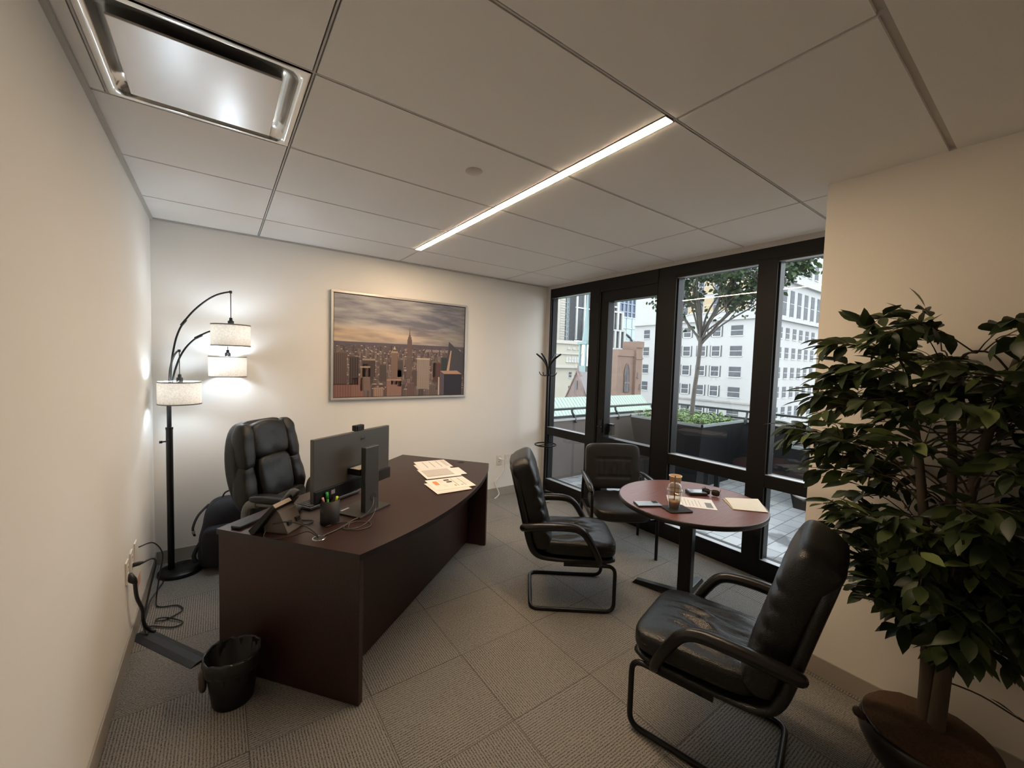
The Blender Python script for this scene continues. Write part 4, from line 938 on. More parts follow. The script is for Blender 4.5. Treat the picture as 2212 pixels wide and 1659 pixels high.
def in_chair(p):
    x, y, z = p.x+FXc, p.y+FYc, p.z
    a = rad(104.5); dx, dy = x-2.135, y+3.06; f_, n_ = dx*cos(a)+dy*sin(a), dx*sin(a)-dy*cos(a)
    return z < .99 and -.50 < f_ < .3 and abs(n_) < .30
def leaf(mb, base, d, up, ln, wd, col, curl=.15):
    if mb is foliage_ref[0] and (in_chair(base) or in_chair(base+d.normalized()*ln) or in_chair(base+d.normalized()*ln*.5)): return
    d = d.normalized(); side = d.cross(up)
    if side.length < 1e-3: side = d.orthogonal()
    side.normalize(); n_ = side.cross(d).normalized()
    prof = [(0, 0), (.12, .42), (.32, .92), (.52, 1.), (.74, .68), (.9, .26), (1, 0)]
    vs = []; 
    for s_, w in prof:
        c = base+d*(ln*s_)-n_*(curl*ln*s_*s_)
        vs += [c+side*(wd/2*w)+n_*(.12*wd*w), c, c-side*(wd/2*w)+n_*(.12*wd*w)]
    fs = []
    for i in range(len(prof)-1):
        a = i*3; fs += [(a, a+1, a+4, a+3), (a+1, a+2, a+5, a+4)]
    mb.add(vs, fs, 0, col, True)
rnd = random.Random(21)
foliage = MB(); twigs = MB(); foliage_ref[0] = foliage
def lcol():
    q = rnd.random()
    base = Vector((.022, .036, .014)).lerp(Vector((.075, .10, .034)), q*q)
    if rnd.random() < .10: base = Vector((.15, .19, .06))
    return tuple(base)
def xlim(p): return p.x+FXc > XR-.012
def spray(start, d, length, nleaf, sz=.098):
    """a twig with alternating leaves"""
    pts = [start]; p = start.copy(); dd = d.normalized(); seg = 6
    for i in range(seg):
        dd = (dd+Vector((0, 0, -.12))+Vector((rnd.uniform(-.12, .12), rnd.uniform(-.12, .12), rnd.uniform(-.08, .08)))).normalized()
        p = p+dd*length/seg
        if p.x+FXc > XR-.03: p.x = XR-.03-FXc; dd.x = -abs(dd.x)
        pts.append(p.copy())
    twigs.tube(pts, [.0026-.0016*i/seg for i in range(seg+1)], 4)
    for k in range(nleaf):
        s_ = .25+.75*(k+.5)/nleaf; i = min(seg-1, int(s_*seg)); q = pts[i].lerp(pts[i+1], s_*seg-i)
        tdir = (pts[i+1]-pts[i]).normalized(); sd = tdir.cross(Vector((0, 0, 1)))
        if sd.length < .05: sd = Vector((1, 0, 0))
        sd.normalize(); sg = 1 if k % 2 else -1
        ld = (tdir*rnd.uniform(.4, 1.)+sd*sg*rnd.uniform(.3, 1.)+Vector((0, 0, rnd.uniform(-1.05, .3)))).normalized()
        ln = sz*rnd.uniform(.75, 1.15); pet = q+ld*.012
        tip = pet+ld*ln
        if tip.x+FXc > XR-.008: ld.x = -abs(ld.x)*.3; ld.normalize()
        up = Vector((rnd.uniform(-1, .6), rnd.uniform(-.9, .9), 1))
        leaf(foliage, pet, ld, up, ln, ln*rnd.uniform(.36, .47), lcol(), rnd.uniform(.05, .3))
    ld = (pts[-1]-pts[-2]); leaf(foliage, pts[-1], ld, Vector((0, 0, 1)), sz, sz*.46, lcol(), .15)
# silhouette control: outward reach (towards +y / the window) for each height
def reachL(z):
    T = [(.60, .05), (.68, .20), (.83, .27), (.9, .33), (1.0, .40), (1.2, .42), (1.39, .50), (1.55, .44), (1.67, .40), (1.78, .33), (1.86, .24), (1.9, .1)]
    for (a, r0), (b_, r1) in zip(T, T[1:]):
        if a <= z <= b_: return r0+(r1-r0)*(z-a)/(b_-a)
    return .05
def trunk_pt(k, z):
    P = TR[k]
    for a, b_ in zip(P, P[1:]):
        if a[2] <= z <= b_[2]: s_ = (z-a[2])/(b_[2]-a[2]); return Vector(a).lerp(Vector(b_), s_)
    return Vector(P[-1])
for k in range(142):
    zt = rnd.uniform(.62, 1.84) if k < 112 else rnd.uniform(.60, .95)
    az = rnd.uniform(0, 2*PI)
    R_ = reachL(zt)
    # towards wall limited
    dirv = Vector((cos(az), sin(az), 0))
    reach = R_*(.98 if dirv.y > 0 else 1.05)*rnd.uniform(.72, 1.)
    end = Vector((dirv.x*reach*(.42 if dirv.x > 0 else .62), dirv.y*reach, zt))
    hub = Vector((-.02, .07 if dirv.y > 0 else -.10, 0))*(max(0, zt-.6)); end += hub
    tk = rnd.randrange(3); z0 = max(.56, min(1.6, zt-rnd.uniform(.05, .28))); st = trunk_pt(tk, z0)
    s0 = st.lerp(end, .35); twigs.tube([st, st.lerp(s0, .5)+Vector((0, 0, .03)), s0], [.0042, .0035, .0028], 4, sub=3)
    spray(s0, (end-s0)+Vector((0, 0, .1)), (end-s0).length+.02, 10+int(4*rnd.random()))
    for j in range(1 if dirv.y > .2 else 2):
        s1 = st.lerp(end, rnd.uniform(.45, .9)); dv = (end-st).normalized()
        spray(s1, dv+Vector((rnd.uniform(-.8, .8), rnd.uniform(-.8, .8), rnd.uniform(-.3, .4))), rnd.uniform(.10, .18), 6, .09)
for k in range(34):    # upper sprays reaching up and out
    az = rnd.uniform(0, 2*PI); tk = rnd.randrange(3); st = trunk_pt(tk, rnd.uniform(1.4, 1.6))
    spray(st, Vector((cos(az)*.5-.1, sin(az), rnd.uniform(.25, .8))), rnd.uniform(.2, .33), 8)
# one low sparse twig on the right near the wall
twigs.tube([(.0, -.03, .42), (.05, -.12, .40), (.08, -.22, .36), (.05, -.33, .37)], .003, 5, sub=4)
for q, dd in (((.06, -.14, .40), (0, -1, -.2)), ((.08, -.2, .37), (.1, -1, -.5)), ((.06, -.27, .37), (0, -1, .3)), ((.05, -.31, .37), (.1, -.8, -.3))): leaf(foliage, Vector(q), Vector(dd), Vector((.2, 0, 1)), .07, .022, (.05, .05, .03))
for m_ in (foliage, twigs): m_.v = [(min(x, XR-FXc-.006), y, z) for x, y, z in m_.v]
foliage.build('foliage', M_leaf, t); twigs.build('twigs', M_bark, t)

EXT = .60
_pm = pm
def pm(name, col, *a, **k): return _pm(name, tuple(c*EXT for c in col), *a, **k)      # lower outdoor exposure put into the colours, to offset the strong sky
# ------------------------------------------------------------------ terrace
M_paver = None
def paver_mat():
    m, nt, out = _nt('terrace_pavers'); L = nt.links
    b_ = nt.nodes.new('ShaderNodeBsdfPrincipled'); b_.inputs['Roughness'].default_value = .55
    tc = nt.nodes.new('ShaderNodeTexCoord')
    br = nt.nodes.new('ShaderNodeTexBrick'); br.inputs['Scale'].default_value = 1.; br.inputs['Brick Width'].default_value = .22; br.inputs['Row Height'].default_value = .148; br.inputs['Mortar Size'].default_value = .0045
    br.inputs['Color1'].default_value = (.25, .265, .275, 1); br.inputs['Color2'].default_value = (.33, .345, .355, 1); br.inputs['Mortar'].default_value = (.075, .075, .08, 1)
    L.new(tc.outputs['Object'], br.inputs[0])
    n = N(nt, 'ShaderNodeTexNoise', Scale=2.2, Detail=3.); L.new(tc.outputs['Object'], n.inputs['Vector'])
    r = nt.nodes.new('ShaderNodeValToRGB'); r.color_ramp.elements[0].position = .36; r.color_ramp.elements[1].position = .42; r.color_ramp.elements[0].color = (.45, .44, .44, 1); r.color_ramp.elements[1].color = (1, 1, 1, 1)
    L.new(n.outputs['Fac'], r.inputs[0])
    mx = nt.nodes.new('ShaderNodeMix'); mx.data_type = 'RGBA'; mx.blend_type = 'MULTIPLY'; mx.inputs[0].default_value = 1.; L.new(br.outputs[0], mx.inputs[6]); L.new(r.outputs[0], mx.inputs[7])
    L.new(mx.outputs[2], b_.inputs['Base Color']); L.new(b_.outputs[0], out.inputs[0]); return m
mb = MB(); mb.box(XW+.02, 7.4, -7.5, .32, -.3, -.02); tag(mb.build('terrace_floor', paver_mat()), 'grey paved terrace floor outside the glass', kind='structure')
M_par = pm('parapet_brown', (.15, .125, .115), .6, var=.12, scale=3)
M_ledge = pm('ledge_light', (.60, .62, .62), .4)
t = thing('terrace_parapet', 'low brown terrace parapet wall with pale coping', 'parapet')
mb = MB(); mb.box(XW+.14, 7.0, .2, .34, -.02, .80); mb.build('parapet_wall', M_par, t); mb = MB(); mb.box(6.80, 6.95, -7.5, .2, -.02, .80); mb.build('parapet_wall', pm('parapet_dark', (.02, .02, .023), .6, spec=.3), t)
mb = MB(); mb.box(XW+.14, 6.78, .17, .36, .80, .83); mb.box(6.77, 6.98, -7.5, .36, .80, .83); mb.build('coping', M_ledge, t)
M_rail = pm('rail_dark_green', (.03, .04, .04), .4, metal=.3)
t = thing('terrace_railing', 'dark metal handrail with curved brackets along the terrace parapet', 'railing')
mb = MB(); mb.box(XW+.14, 6.89, .185, .245, .945, .975); mb.box(6.77, 6.83, -7.5, .245, .945, .975); mb.build('top_rail', M_rail, t, .004)
mb = MB(); mb.box(XW+.14, 6.80, .195, .235, .835, .865); mb.box(6.78, 6.82, -7.5, .2, .835, .865); mb.build('bottom_rail', M_rail, t)
for x in (4.45, 5.38, 6.31): 
    mb = MB(); mb.tube([(x, .215, .95), (x, .205, .90), (x+.03, .19, .85), (x+.05, .17, .76)], .017, 8, sub=4); mb.build('bracket', M_rail, t)
for y in (-.15, -1.1, -2.05, -3.0, -3.95):
    mb = MB(); mb.tube([(6.80, y, .95), (6.79, y, .90), (6.77, y, .85), (6.755, y, .76)], .017, 8, sub=4); mb.build('bracket', M_rail, t)
# planters
M_plb = pm('planter_black', (.010, .0105, .012), .5, spec=.3)
def planter(name, label, x0, x1, y0, y1, zt):
    t = thing(name, label, 'planter', ((x0+x1)/2, (y0+y1)/2, -.02)); hx, hy = (x1-x0)/2, (y1-y0)/2; zt += .02
    mb = MB(); k = .78
    vs = [(-hx*k, -hy*k, 0), (hx*k, -hy*k, 0), (hx*k, hy*k, 0), (-hx*k, hy*k, 0), (-hx, -hy, zt), (hx, -hy, zt), (hx, hy, zt), (-hx, hy, zt)]
    mb.add(vs, [(0, 3, 2, 1), (0, 1, 5, 4), (1, 2, 6, 5), (2, 3, 7, 6), (3, 0, 4, 7)]); mb.build('planter_body', M_plb, t)
    mb = MB(); w = .02
    for b_ in ((-hx, hx, -hy, -hy+w), (-hx, hx, hy-w, hy), (-hx, -hx+w, -hy, hy), (hx-w, hx, -hy, hy)): mb.box(*b_, zt-.03, zt+.004)
    mb.build('planter_rim', pm('planter_rim_grey', (.28, .32, .31), .4), t)
    mb = MB(); mb.box(-hx+w, hx-w, -hy+w, hy-w, zt-.08, zt-.045); mb.build('planter_soil', pm('soil_dark', (.05, .035, .025), .9, bump=.6), t)
    return t
planter('square_planter', 'black square planter holding the terrace tree', 5.37, 6.5, -1.2, -.08, .86)
planter('square_planter', 'black square planter with a leafy shrub, partly behind the ficus', 5.75, 6.65, -3.2, -1.95, .72)
def shrub(name, label, box_, n, sz, cols, zt, seed=1, upright=.6):
    rr = random.Random(seed); mb = MB()
    for k in range(n):
        x, y = rr.uniform(box_[0], box_[1]), rr.uniform(box_[2], box_[3]); h = zt*rr.uniform(.4, 1.); z0 = box_[4]
        top = Vector((x+rr.uniform(-.08, .08), y+rr.uniform(-.08, .08), z0+h)); b0 = Vector((x, y, z0-.03))
        mb.tube([b0, b0.lerp(top, .6), top], .003, 4, col=(.06, .08, .03))
        for j in range(9):
            q = b0.lerp(top, .3+.7*j/8); d = Vector((rr.uniform(-1, 1), rr.uniform(-1, 1), rr.uniform(-.2, upright)))
            c = Vector(cols[0]).lerp(Vector(cols[1]), rr.random())*EXT; leaf(mb, q, d, Vector((0, 0, 1)), sz*rr.uniform(.7, 1.2), sz*.4, tuple(c), .2)
    o = mb.build(name, M_leaf, None); return tag(o, label, 'plants', kind='stuff')
shrub('ground_cover_plants', 'bright green ground cover plants under the terrace tree', (5.42, 6.44, -1.14, -.14, .80), 170, .065, [(.10, .26, .05), (.36, .52, .12)], .15, 3)
shrub('leafy_shrub', 'pale green leafy shrub growing in the planter partly behind the ficus', (5.85, 6.55, -3.1, -2.05, .68), 60, .07, [(.10, .18, .06), (.28, .40, .16)], .42, 4, 1.)
# bench with brown slats between planters
t = thing('terrace_bench', 'low dark terrace bench with brown slatted seat below the planter', 'bench', (5.12, -1.05, -.02), rad(4))
mb = MB()
for k in range(5): mb.box(-.16+k*.068, -.16+k*.068+.060, -.48, .48, .43, .455)
mb.build('seat_slats', wood('bench_brown', (.08, .045, .033), (.15, .09, .07), .5), t)
for y in (-.42, .42):
    mb = MB(); mb.box(-.16, -.12, y-.025, y+.025, 0, .43); mb.box(.12, .16, y-.025, y+.025, 0, .43); mb.box(-.16, .16, y-.025, y+.025, .38, .43); mb.build('bench_leg', M_plb, t)
t = thing('round_terrace_table', 'low round pale-topped terrace table, partly behind the ficus', 'table', (5.05, -2.62, -.02))
mb = MB(); mb.lathe([(0, .40), (.27, .40), (.275, .41), (.27, .42), (0, .422)], 36); mb.build('table_top', pm('pale_top', (.34, .30, .29), .4), t)
mb = MB(); mb.cyl((0, 0), .03, .01, .40, 16); mb.cyl((0, 0), .18, 0, .012, 28); mb.build('table_stand', M_plb, t)

# terrace tree
tree = thing('terrace_tree', 'slim young tree growing in the black terrace planter', 'tree', (5.96, -.705, .80))
mb = MB(); FK = Vector((-.01, -.085, 1.22))
mb.tube([(0, 0, 0), (-.005, -.02, .4), (-.01, -.06, .8), FK], [.036, .03, .028, .032], 12, sub=5)
br_ends = []
def branch(a, b_, r0, r1, lvl, rr):
    m1 = a.lerp(b_, .35)+Vector((rr.uniform(-.05, .05), rr.uniform(-.05, .05), .04)); m2 = a.lerp(b_, .7)+Vector((rr.uniform(-.05, .05), rr.uniform(-.05, .05), .03))
    P, _ = catmull([a, m1, m2, b_], 5, False, [r0]*4); mb.tube(P, [r0+(r1-r0)*i/(len(P)-1) for i in range(len(P))], 6)
    br_ends.extend((p, lvl) for p in P[len(P)//3:])
    if lvl < 3:
        for k in range(4 if lvl < 2 else 3):
            s_ = rr.uniform(.3, 1.); i = int(s_*(len(P)-1)); st = P[i]; dirn = (b_-a).normalized()
            d = (dirn*.8+Vector((rr.uniform(-1, 1), rr.uniform(-1, 1), rr.uniform(-.3, .7)))).normalized()
            branch(st, st+d*(b_-a).length*rr.uniform(.35, .55), r0*.5, r1*.5, lvl+1, rr)
rr = random.Random(11)
for e, r_ in (((-.10, .55, 2.0), .018), ((.1, .25, 2.3), .02), ((-.2, .05, 2.45), .024), ((.0, -.55, 2.4), .022), ((.1, -1.05, 2.2), .018), ((-.15, -1.1, 1.75), .014), ((.5, -.2, 2.2), .018), ((-.5, -.3, 2.1), .016), ((.2, .6, 1.75), .012), ((.1, -.9, 2.6), .014), ((-.2, -.75, 1.95), .012), ((0, .45, 2.5), .014), ((-.3, -1.35, 2.1), .012), ((.2, -1.3, 2.4), .012)):
    branch(FK+Vector((0, 0, rr.uniform(-.12, .05))), Vector(e), r_, .006, 1, rr)
mb.build('tree_trunk', pm('tree_bark', (.13, .115, .10), .8, var=.2, scale=40, bump=.5), tree)
mb = MB()
for p, lvl in br_ends:
    for j in range(5 if lvl == 3 else 3):
        if rr.random() < (.55 if lvl == 1 else .25): continue
        p = p+Vector((rr.uniform(-.05, .05), rr.uniform(-.05, .05), rr.uniform(-.05, .05)))
        d = Vector((rr.uniform(-1, 1), rr.uniform(-1, 1), rr.uniform(-.9, .3))); q = Vector((.02, .045, .02)).lerp(Vector((.07, .13, .04)), rr.random())*EXT
        leaf(mb, p+d*.015, d, Vector((rr.uniform(-1, 1), rr.uniform(-1, 1), .6)), rr.uniform(.045, .075), rr.uniform(.035, .05), tuple(q), .2)
mb.build('tree_foliage', M_leaf, tree)

# ------------------------------------------------------------------ buildings beyond (street grid runs along x and y)
ZG = -26.
M_stoneA = pm('pale_stone', (.56, .56, .55), .8, var=.07, scale=.35, detail=6., bump=.0)
M_winglass = pm('far_window_glass', (.13, .14, .155), .55, var=.5, scale=1.3, spec=.12)
M_winframe = pm('far_window_frame', (.72, .73, .73), .6)
M_slit = pm('far_window_slit', (.09, .10, .11), .5)
M_och = pm('ochre_blind', (.52, .40, .24), .7)
def faceM(axis, pos, c, z):   # local: x right as seen, y depth out (towards viewer is -y), z up
    return (pos, c, z) if axis == 'x' else (c, pos, z)
def win_proto(w, h, kind):
    """window mesh in local coords, x across, -y out of the facade"""
    mb = MB(); mb.box(-w/2, w/2, -.05, 0, -h/2, h/2, 1)
    if kind == 'slits':
        for s_ in (-1, 1): mb.box(s_*(w/2+.30)-.10, s_*(w/2+.30)+.10, -.06, 0, -h/2-.12, h/2+.12, 2); mb.box(s_*(w/2+.1)-.08, s_*(w/2+.1)+.08, -.12, 0, -h/2-.05, h/2+.05, 0)
    mb.box(-w/2-.1, w/2+.1, -.16, 0, -h/2-.14, -h/2, 0)
    mb.box(-w/2, w/2, -.09, -.05, -.04, .04, 0)
    return mb
def add_windows(b, axis, pos, cs, zs, w, h, kind='plain', mats=None, lab=None):
    mats = mats or [M_winframe, M_winglass, M_slit]
    first = None
    for z in zs:
        for c in cs:
            if first is None:
                first = o = win_proto(w, h, kind).build('window', mats, b)
            else:
                o = first.copy(); COL.objects.link(o)
            o.location = (pos, c, z) if axis == 'x' else (c, pos, z)
            o.rotation_euler.z = -PI/2 if axis == 'x' else 0
def bld(name, label, parts, cat='building', group='city buildings beyond the terrace'):
    b = thing(name, label, cat, (0, 0, 0), 0, group)
    for nm, bx, m in parts:
        mb = MB(); mb.box(*bx); mb.build(nm, m, b)
    return b
# A: long pale office block, corner towards us
b = bld('office_building', 'large pale stone office block filling the window right of the door', [
    ('wall', (73.4, 100, 25.9, 52, ZG, 30), M_stoneA),
    ('ledge', (72.9, 73.4, 25.6, 52, 10.2, 10.7), M_stoneA), ('ledge', (73.4, 101, 25.3, 25.9, 10.2, 10.8), M_stoneA),
    ('ledge', (73.1, 73.4, 25.6, 46, -4.4, -4.15), pm('weathered_ledge', (.42, .40, .37), .8, var=.4, scale=1.5)),
    ('ledge', (72.8, 73.4, 25.6, 52, 18.9, 19.5), M_stoneA), ('ledge', (73.4, 101, 25.2, 25.9, 16.9, 17.7), M_stoneA)])
add_windows(b, 'x', 73.4, (42.6, 39.75, 36.75, 34.1), (8.35, 4.78, 1.15, -2.42, -6.3), 1.35, 1.75, 'slits')
add_windows(b, 'x', 73.4, (30.6,), (8.35, 4.78, 1.15, -2.42, -6.3), 2.0, 1.75)
add_windows(b, 'x', 73.4, (48.9, 46.0), (8.35, 4.78, 1.15, -2.42), 1.35, 1.75)
add_windows(b, 'x', 73.4, (42, 39, 36, 33, 30), (13.2, 16.6), 1.7, 2.6, mats=[M_winframe, M_och, M_slit])
add_windows(b, 'x', 73.4, (43.5, 40.5, 37.5, 34.5, 31.5), (13.2, 16.6), 1.0, 3.0)
add_windows(b, 'y', 25.9, (78.8, 81.8, 84.8, 87.7, 90.7, 93.7), (8.15, 4.7, 1.2, -2.2, -5.8), 1.5, 1.9)
add_windows(b, 'y', 25.9, (76.5, 79.7, 82.9, 86.1, 89.3, 92.5, 95.7), (13.4,), 1.7, 4.6)
add_windows(b, 'y', 25.9, (77.5, 80.7, 83.9, 87.1, 90.3, 93.5), (20.3,), 1.7, 2.6)
# B left stone building with quoins
M_cream = pm('cream_stone', (.66, .63, .55), .8, var=.08, scale=.5)
b = bld('stone_apartment_block', 'tall cream stone block with banded corner at the far left of the side window', [('wall', (70, 94.6, 97, 112, ZG, 45), M_cream)])
mb = MB()
for k in range(64): mb.box(92.6, 94.7, 96.85, 97, -18+k*.85, -18+k*.85+.6)
mb.build('quoin_stones', M_cream, b)
add_windows(b, 'y', 97, (90.9, 87.2), [-14.5+3.4*k for k in range(11)], 1.1, 2.0)
b = bld('beige_civic_building', 'beige civic building with cornices below the glass tower', [('wall', (46, 56, 50.5, 60, ZG, 5.7), pm('beige_stone', (.62, .58, .48), .8, var=.08, scale=.6)), ('cornice', (45.5, 56, 50.1, 50.5, 5.3, 5.9), M_cream), ('cornice', (45.5, 56, 50.2, 50.5, 3.4, 3.7), M_cream), ('cornice', (45.5, 56, 49.9, 50.5, .9, 1.5), M_cream)])
add_windows(b, 'y', 50.5, (52.6, 53.9, 55.2), (4.6,), .7, .35, mats=[M_cream, M_winframe, M_slit])
add_windows(b, 'y', 50.5, (53.1, 54.9), (-.35, -2.9, -5.0), .65, 1.0)
add_windows(b, 'y', 50.5, (52.2, 52.9, 53.6, 54.3, 55.0), (2.5,), .45, .9, mats=[M_cream, M_winframe, M_slit])
# dark glass tower + lattice crane
M_dkglass = pm('dark_tower_glass', (.13, .14, .15), .5, var=.5, scale=.25, spec=.15)
b = bld('dark_glass_tower', 'dark glass tower behind the lattice crane mast', [('wall', (104, 126, 124, 140, ZG, 60), M_dkglass)])
mb = MB()
for k in range(26): mb.box(104, 126, 123.8, 124, -6+k*2.4, -5.7+k*2.4)
for k in range(9): mb.box(105+k*2.4, 105.5+k*2.4, 123.7, 124, ZG, 60)
mb.build('floor_bands', pm('band_grey', (.36, .37, .37), .6), b)
mb = MB(); X0, X1, Y0 = 115.6, 118.4, 118.
for x in (X0, X1):
    for y in (Y0, Y0+2.5): mb.box(x-.15, x+.15, y-.15, y+.15, ZG, 50)
for k in range(24):
    z = ZG+30+k*2; mb.tube([(X0, Y0, z), (X1, Y0, z+2)], .16, 4); mb.tube([(X1, Y0, z), (X0, Y0, z+2)], .16, 4); mb.tube([(X0, Y0, z), (X1, Y0, z)], .13, 4)
tag(mb.build('crane_mast', pm('crane_pale', (.50, .60, .62), .5)), 'pale lattice crane mast in front of the dark glass tower', 'crane')
def gridtower(name, label, steps, y, colw=M_winframe, floor=3.5, bay=2.4, glassm=M_winglass, yb=12):
    b = thing(name, label, 'building', (0, 0, 0), 0, 'city buildings beyond the terrace')
    for (x0, x1, z0, z1) in steps:
        mb = MB(); mb.box(x0, x1, y, y+yb, z0, z1); mb.build('wall', glassm, b)
        mb = MB(); n = max(1, int((x1-x0)/bay))
        for k in range(n+1): xx = x1-k*bay; mb.box(max(x0, xx-.7), xx, y-.5, y, z0, z1)
        k = 0
        while z1-k*floor > z0: mb.box(x0, x1, y-.4, y, z1-k*floor-.45, z1-k*floor); k += 1
        mb.build('facade_frame', colw, b)
    return b
M_wf = pm('white_cladding', (.80, .80, .77), .6)
gridtower('white_framed_tower', 'white framed modern tower in the side window', [(105.4, 118, 10.6, 60)], 103, M_wf, 12.5, 3.9, yb=3)
gridtower('stepped_white_building', 'stepped white grid building left of the brown stone tower', [(90, 95.2, 17.4, 40), (90, 97.4, 12.1, 17.4), (90, 98.6, 6.8, 12.1), (90, 99.8, ZG, 6.8)], 75, M_wf, 5.3, 2.1, yb=5)
gridtower('blue_glass_tower', 'blue glass tower behind the stepped white building', [(150, 171.3, ZG, 60)], 125, pm('blue_frame', (.30, .36, .46), .5), 4., 3., pm('blue_glass', (.10, .14, .22), .25, var=.5, scale=.2))
b = bld('pale_blue_glass_building', 'pale blue glass building with a dark arch', [('wall', (108, 119.2, 86, 96, ZG, 18.3), pm('pale_blue_glass', (.52, .66, .70), .3, var=.15, scale=.3))])
mb = MB(); mb.tube([(111.5+6.*cos(rad(a)), 85.8, 6.5+6.*sin(rad(a))) for a in range(0, 95, 6)], .35, 6); mb.build('arch', M_slit, b)
mb = MB()
for k in range(5): mb.box(108, 119.2, 85.8, 86, 17.9-k*3.6, 18.2-k*3.6)
for k in range(4): mb.box(110+k*3, 110.25+k*3, 85.8, 86, 0, 18.3)
mb.build('mullions', pm('pale_mullion', (.7, .76, .78), .5), b)
# brown gothic tower
M_brown = pm('brown_stone', (.25, .165, .125), .85, var=.15, scale=1.2, detail=5.)
b = bld('brown_stone_tower', 'brown stone church tower with gothic window seen through the door', [('wall', (42.7, 46.1, 31, 36, ZG, 3.75), M_brown), ('turret', (46.0, 47.35, 30.6, 33, ZG, 4.95), M_brown), ('parapet', (42.6, 46.0, 30.85, 31, 2.9, 3.75), M_brown), ('parapet', (45.95, 47.4, 30.45, 30.6, 4.1, 4.95), M_brown), ('parapet', (45.95, 47.4, 30.5, 30.6, 2.55, 2.75), M_brown)])
def gothic(b, cx, y, z0, z1, w, m, m2):
    mb = MB(); h = z1-z0; pts = [(-w/2, 0), (w/2, 0), (w/2, h*.6)]
    for i in range(1, 7): a = i/7*PI/3; pts.append((-w/2+w*cos(a), h*.6+w*sin(a)*h*.4/(w*.866)))
    pts.append((0, h))
    for i in range(6, 0, -1): a = i/7*PI/3; pts.append((w/2-w*cos(a), h*.6+w*sin(a)*h*.4/(w*.866)))
    pts.append((-w/2, h*.6))
    n = len(pts); mb.add([(cx+p[0], y-.1, z0+p[1]) for p in pts]+[(cx+p[0], y, z0+p[1]) for p in pts], [tuple(range(n))]+[(i, n+i, n+(i+1) % n, (i+1) % n) for i in range(n)])
    o = mb.build('gothic_window', m, b)
    mb = MB(); mb.tube([(cx+p[0]*1.08, y-.12, z0+p[1]*1.02) for p in pts], .05, 5, closed=True); mb.box(cx-.03, cx+.03, y-.14, y-.1, z0, z1); mb.box(cx-w/2, cx+w/2, y-.14, y-.1, z0+h*.3, z0+h*.36); mb.build('window_tracery', m2, o)
gothic(b, 44.6, 31, -1.9, 1.9, .95, M_winglass, M_brown)
add_windows(b, 'y', 30.6, (46.45,), (.45,), .2, .6, mats=[M_brown, M_slit, M_slit]); add_windows(b, 'y', 30.6, (47.0,), (-1.1,), .2, .6, mats=[M_brown, M_slit, M_slit])
# church gable
M_gab = pm('red_brown_stone', (.22, .155, .14), .85, var=.3, scale=2.6, detail=5.)
b = thing('church_gable', 'reddish brown stone church gable with slate roof in the side window', 'church', (0, 0, 0), 0, 'city buildings beyond the terrace')
mb = MB(); gy = [(29.72, -2.17), (28.11, .85), (26.63, -2.1), (26.63, ZG), (29.72, ZG)]
mb.add([(32.5, y, z) for y, z in gy]+[(33, y, z) for y, z in gy], [(0, 1, 2, 3, 4), (9, 8, 7, 6, 5)]+[(i, 5+i, 5+(i+1) % 5, (i+1) % 5) for i in range(5)]); mb.build('gable_wall', M_gab, b)
mb = MB(); mb.add([(32.6, 28.11, .80), (35.2, 28.11, .80), (35.2, 26.3, -2.5), (32.6, 26.3, -2.5), (32.6, 29.9, -2.5), (35.2, 29.9, -2.5)], [(0, 3, 2, 1), (0, 1, 5, 4)]); mb.build('slate_roof', pm('slate', (.22, .20, .20), .7, var=.2, scale=4, stretch=(4, 1, 1)), b)
mb = MB(); mb.tube([(32.45, 29.85, -2.3), (32.45, 28.11, .92)], .09, 5); mb.tube([(32.45, 28.11, .92), (32.45, 26.5, -2.3)], .09, 5); mb.lathe([(.16, 0), (.1, .3), (.02, 1.0), (0, 1.05)], 8, (32.6, 28.11, .75)); mb.build('coping_and_finial', M_gab, b)
mb = MB(); mb.box(32.4, 32.5, 28.0, 28.22, -1.15, -.2); mb.build('lancet_window', M_slit, b)
mb = MB()
for r_ in (.75, .55): mb.tube([(32.42, 28.1+r_*cos(rad(a)), -3.4+r_*1.3*sin(rad(a))) for a in range(0, 181, 15)], .06, 5)
mb.box(32.42, 32.5, 27.75, 28.45, -5, -3.1); mb.build('arch_moulding', pm('arch_stone', (.26, .19, .17), .8), b)
# green copper roof
M_cop = pm('green_copper', (.37, .455, .37), .6, var=.12, scale=3, stretch=(8, 1, 1))
b = thing('green_copper_roof', 'pale green copper roof beyond the terrace railing', 'roof', (0, 0, 0), 0, 'city buildings beyond the terrace')
mb = MB(); mb.add([(20, 24, -1.55), (38.4, 24, -1.55), (38.4, 19, -6.5), (20, 19, -6.5), (20, 29, -6.5), (38.4, 29, -6.5)], [(0, 3, 2, 1), (0, 1, 5, 4), (1, 2, 5), (0, 4, 3)]); mb.box(20, 38.4, 19, 29, ZG, -6.5); mb.build('copper_sheet', M_cop, b)
mb = MB()
for k in range(46): x = 20.2+k*.4; mb.add([(x, 24, -1.5), (x+.07, 24, -1.5), (x+.07, 19, -6.45), (x, 19, -6.45)], [(0, 3, 2, 1)])
mb.build('standing_seams', pm('copper_seam', (.30, .52, .41), .6), b)
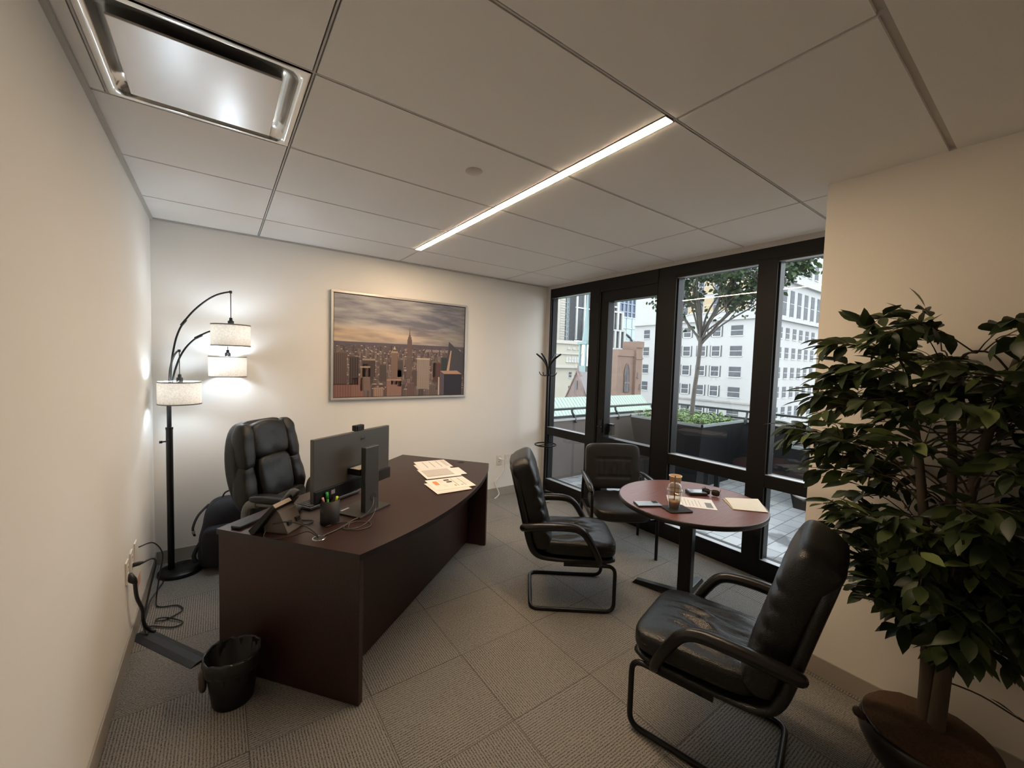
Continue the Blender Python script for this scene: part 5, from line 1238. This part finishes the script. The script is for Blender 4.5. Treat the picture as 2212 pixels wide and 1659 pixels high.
# teal steeple
M_teal = pm('teal_copper', (.24, .34, .34), .6, var=.1)
b = thing('teal_steeple', 'slender teal steeple behind the church gable', 'steeple', (44.4, 38.4, 0), 0, 'city buildings beyond the terrace')
mb = MB()
for sx in (-.6, .6):
    for sy in (-.6, .6): mb.box(sx-.12, sx+.12, sy-.12, sy+.12, .8, 5.0)
mb.box(-.9, .9, -.9, .9, 4.6, 5.0); mb.box(-.8, .8, -.8, .8, .2, 1.4); mb.box(-1., 1., -1., 1., -.4, .2); mb.build('belfry', M_teal, b)
mb = MB(); mb.lathe([(.62, 5.0), (.36, 7.), (.16, 10.5), (.03, 14), (0, 14.2)], 8, smooth=False); mb.build('spire', M_teal, b)
mb = MB(); mb.box(-.9, .9, -.9, .9, ZG, -.4); mb.build('tower_base', M_gab, b)
mb = MB(); mb.box(8, 260, -120, 260, ZG-.5, ZG); tag(mb.build('street_ground', pm('street_grey', (.2, .2, .2), .9)), 'street far below the terrace', kind='structure')

# ------------------------------------------------------------------ world (overcast sky)
w = bpy.data.worlds.new('sky'); SC.world = w; w.use_nodes = True; nt = w.node_tree; nt.nodes.clear()
out = nt.nodes.new('ShaderNodeOutputWorld'); bg = nt.nodes.new('ShaderNodeBackground')
tc = nt.nodes.new('ShaderNodeTexCoord'); n = N(nt, 'ShaderNodeTexNoise', Scale=2.5, Detail=4.); nt.links.new(tc.outputs['Generated'], n.inputs['Vector'])
r = nt.nodes.new('ShaderNodeValToRGB'); r.color_ramp.elements[0].color = (.72, .83, .95, 1); r.color_ramp.elements[1].color = (1, 1, 1, 1)
nt.links.new(n.outputs['Fac'], r.inputs[0]); nt.links.new(r.outputs[0], bg.inputs[0]); bg.inputs[1].default_value = 4.6
nt.links.new(bg.outputs[0], out.inputs[0])

# ------------------------------------------------------------------ camera
def cam():
    yaw, pitch, roll, F = -.628, -.0528, .0301, 874.97
    f = Vector((-sin(yaw)*cos(pitch), cos(yaw)*cos(pitch), sin(pitch)))
    r0 = Vector((cos(yaw), sin(yaw), 0)); u0 = r0.cross(f)
    rr_ = r0*cos(roll)+u0*sin(roll); uu = u0*cos(roll)-r0*sin(roll)
    c = bpy.data.cameras.new('camera'); o = bpy.data.objects.new('camera', c); COL.objects.link(o)
    M = Matrix((rr_, uu, -f)).transposed().to_4x4(); M.translation = Vector((.3894, -3.9103, 1.585))
    o.matrix_world = M; c.sensor_width = 36; c.lens = F/2212*36; c.clip_start = .02; c.clip_end = 1000
    SC.camera = o
cam()
vs_ = SC.view_settings
SC.display_settings.display_device = 'sRGB'
vs_.view_transform = 'Standard'; vs_.look = 'None'; vs_.gamma = 1.; vs_.exposure = 0.; vs_.use_curve_mapping = False
cy = SC.cycles; cy.use_denoising = True; cy.use_adaptive_sampling = True; cy.adaptive_threshold = .02; cy.max_bounces = 8; cy.diffuse_bounces = 4; cy.glossy_bounces = 4; cy.transparent_max_bounces = 12; cy.sample_clamp_indirect = 6.; cy.caustics_reflective = False; cy.caustics_refractive = False
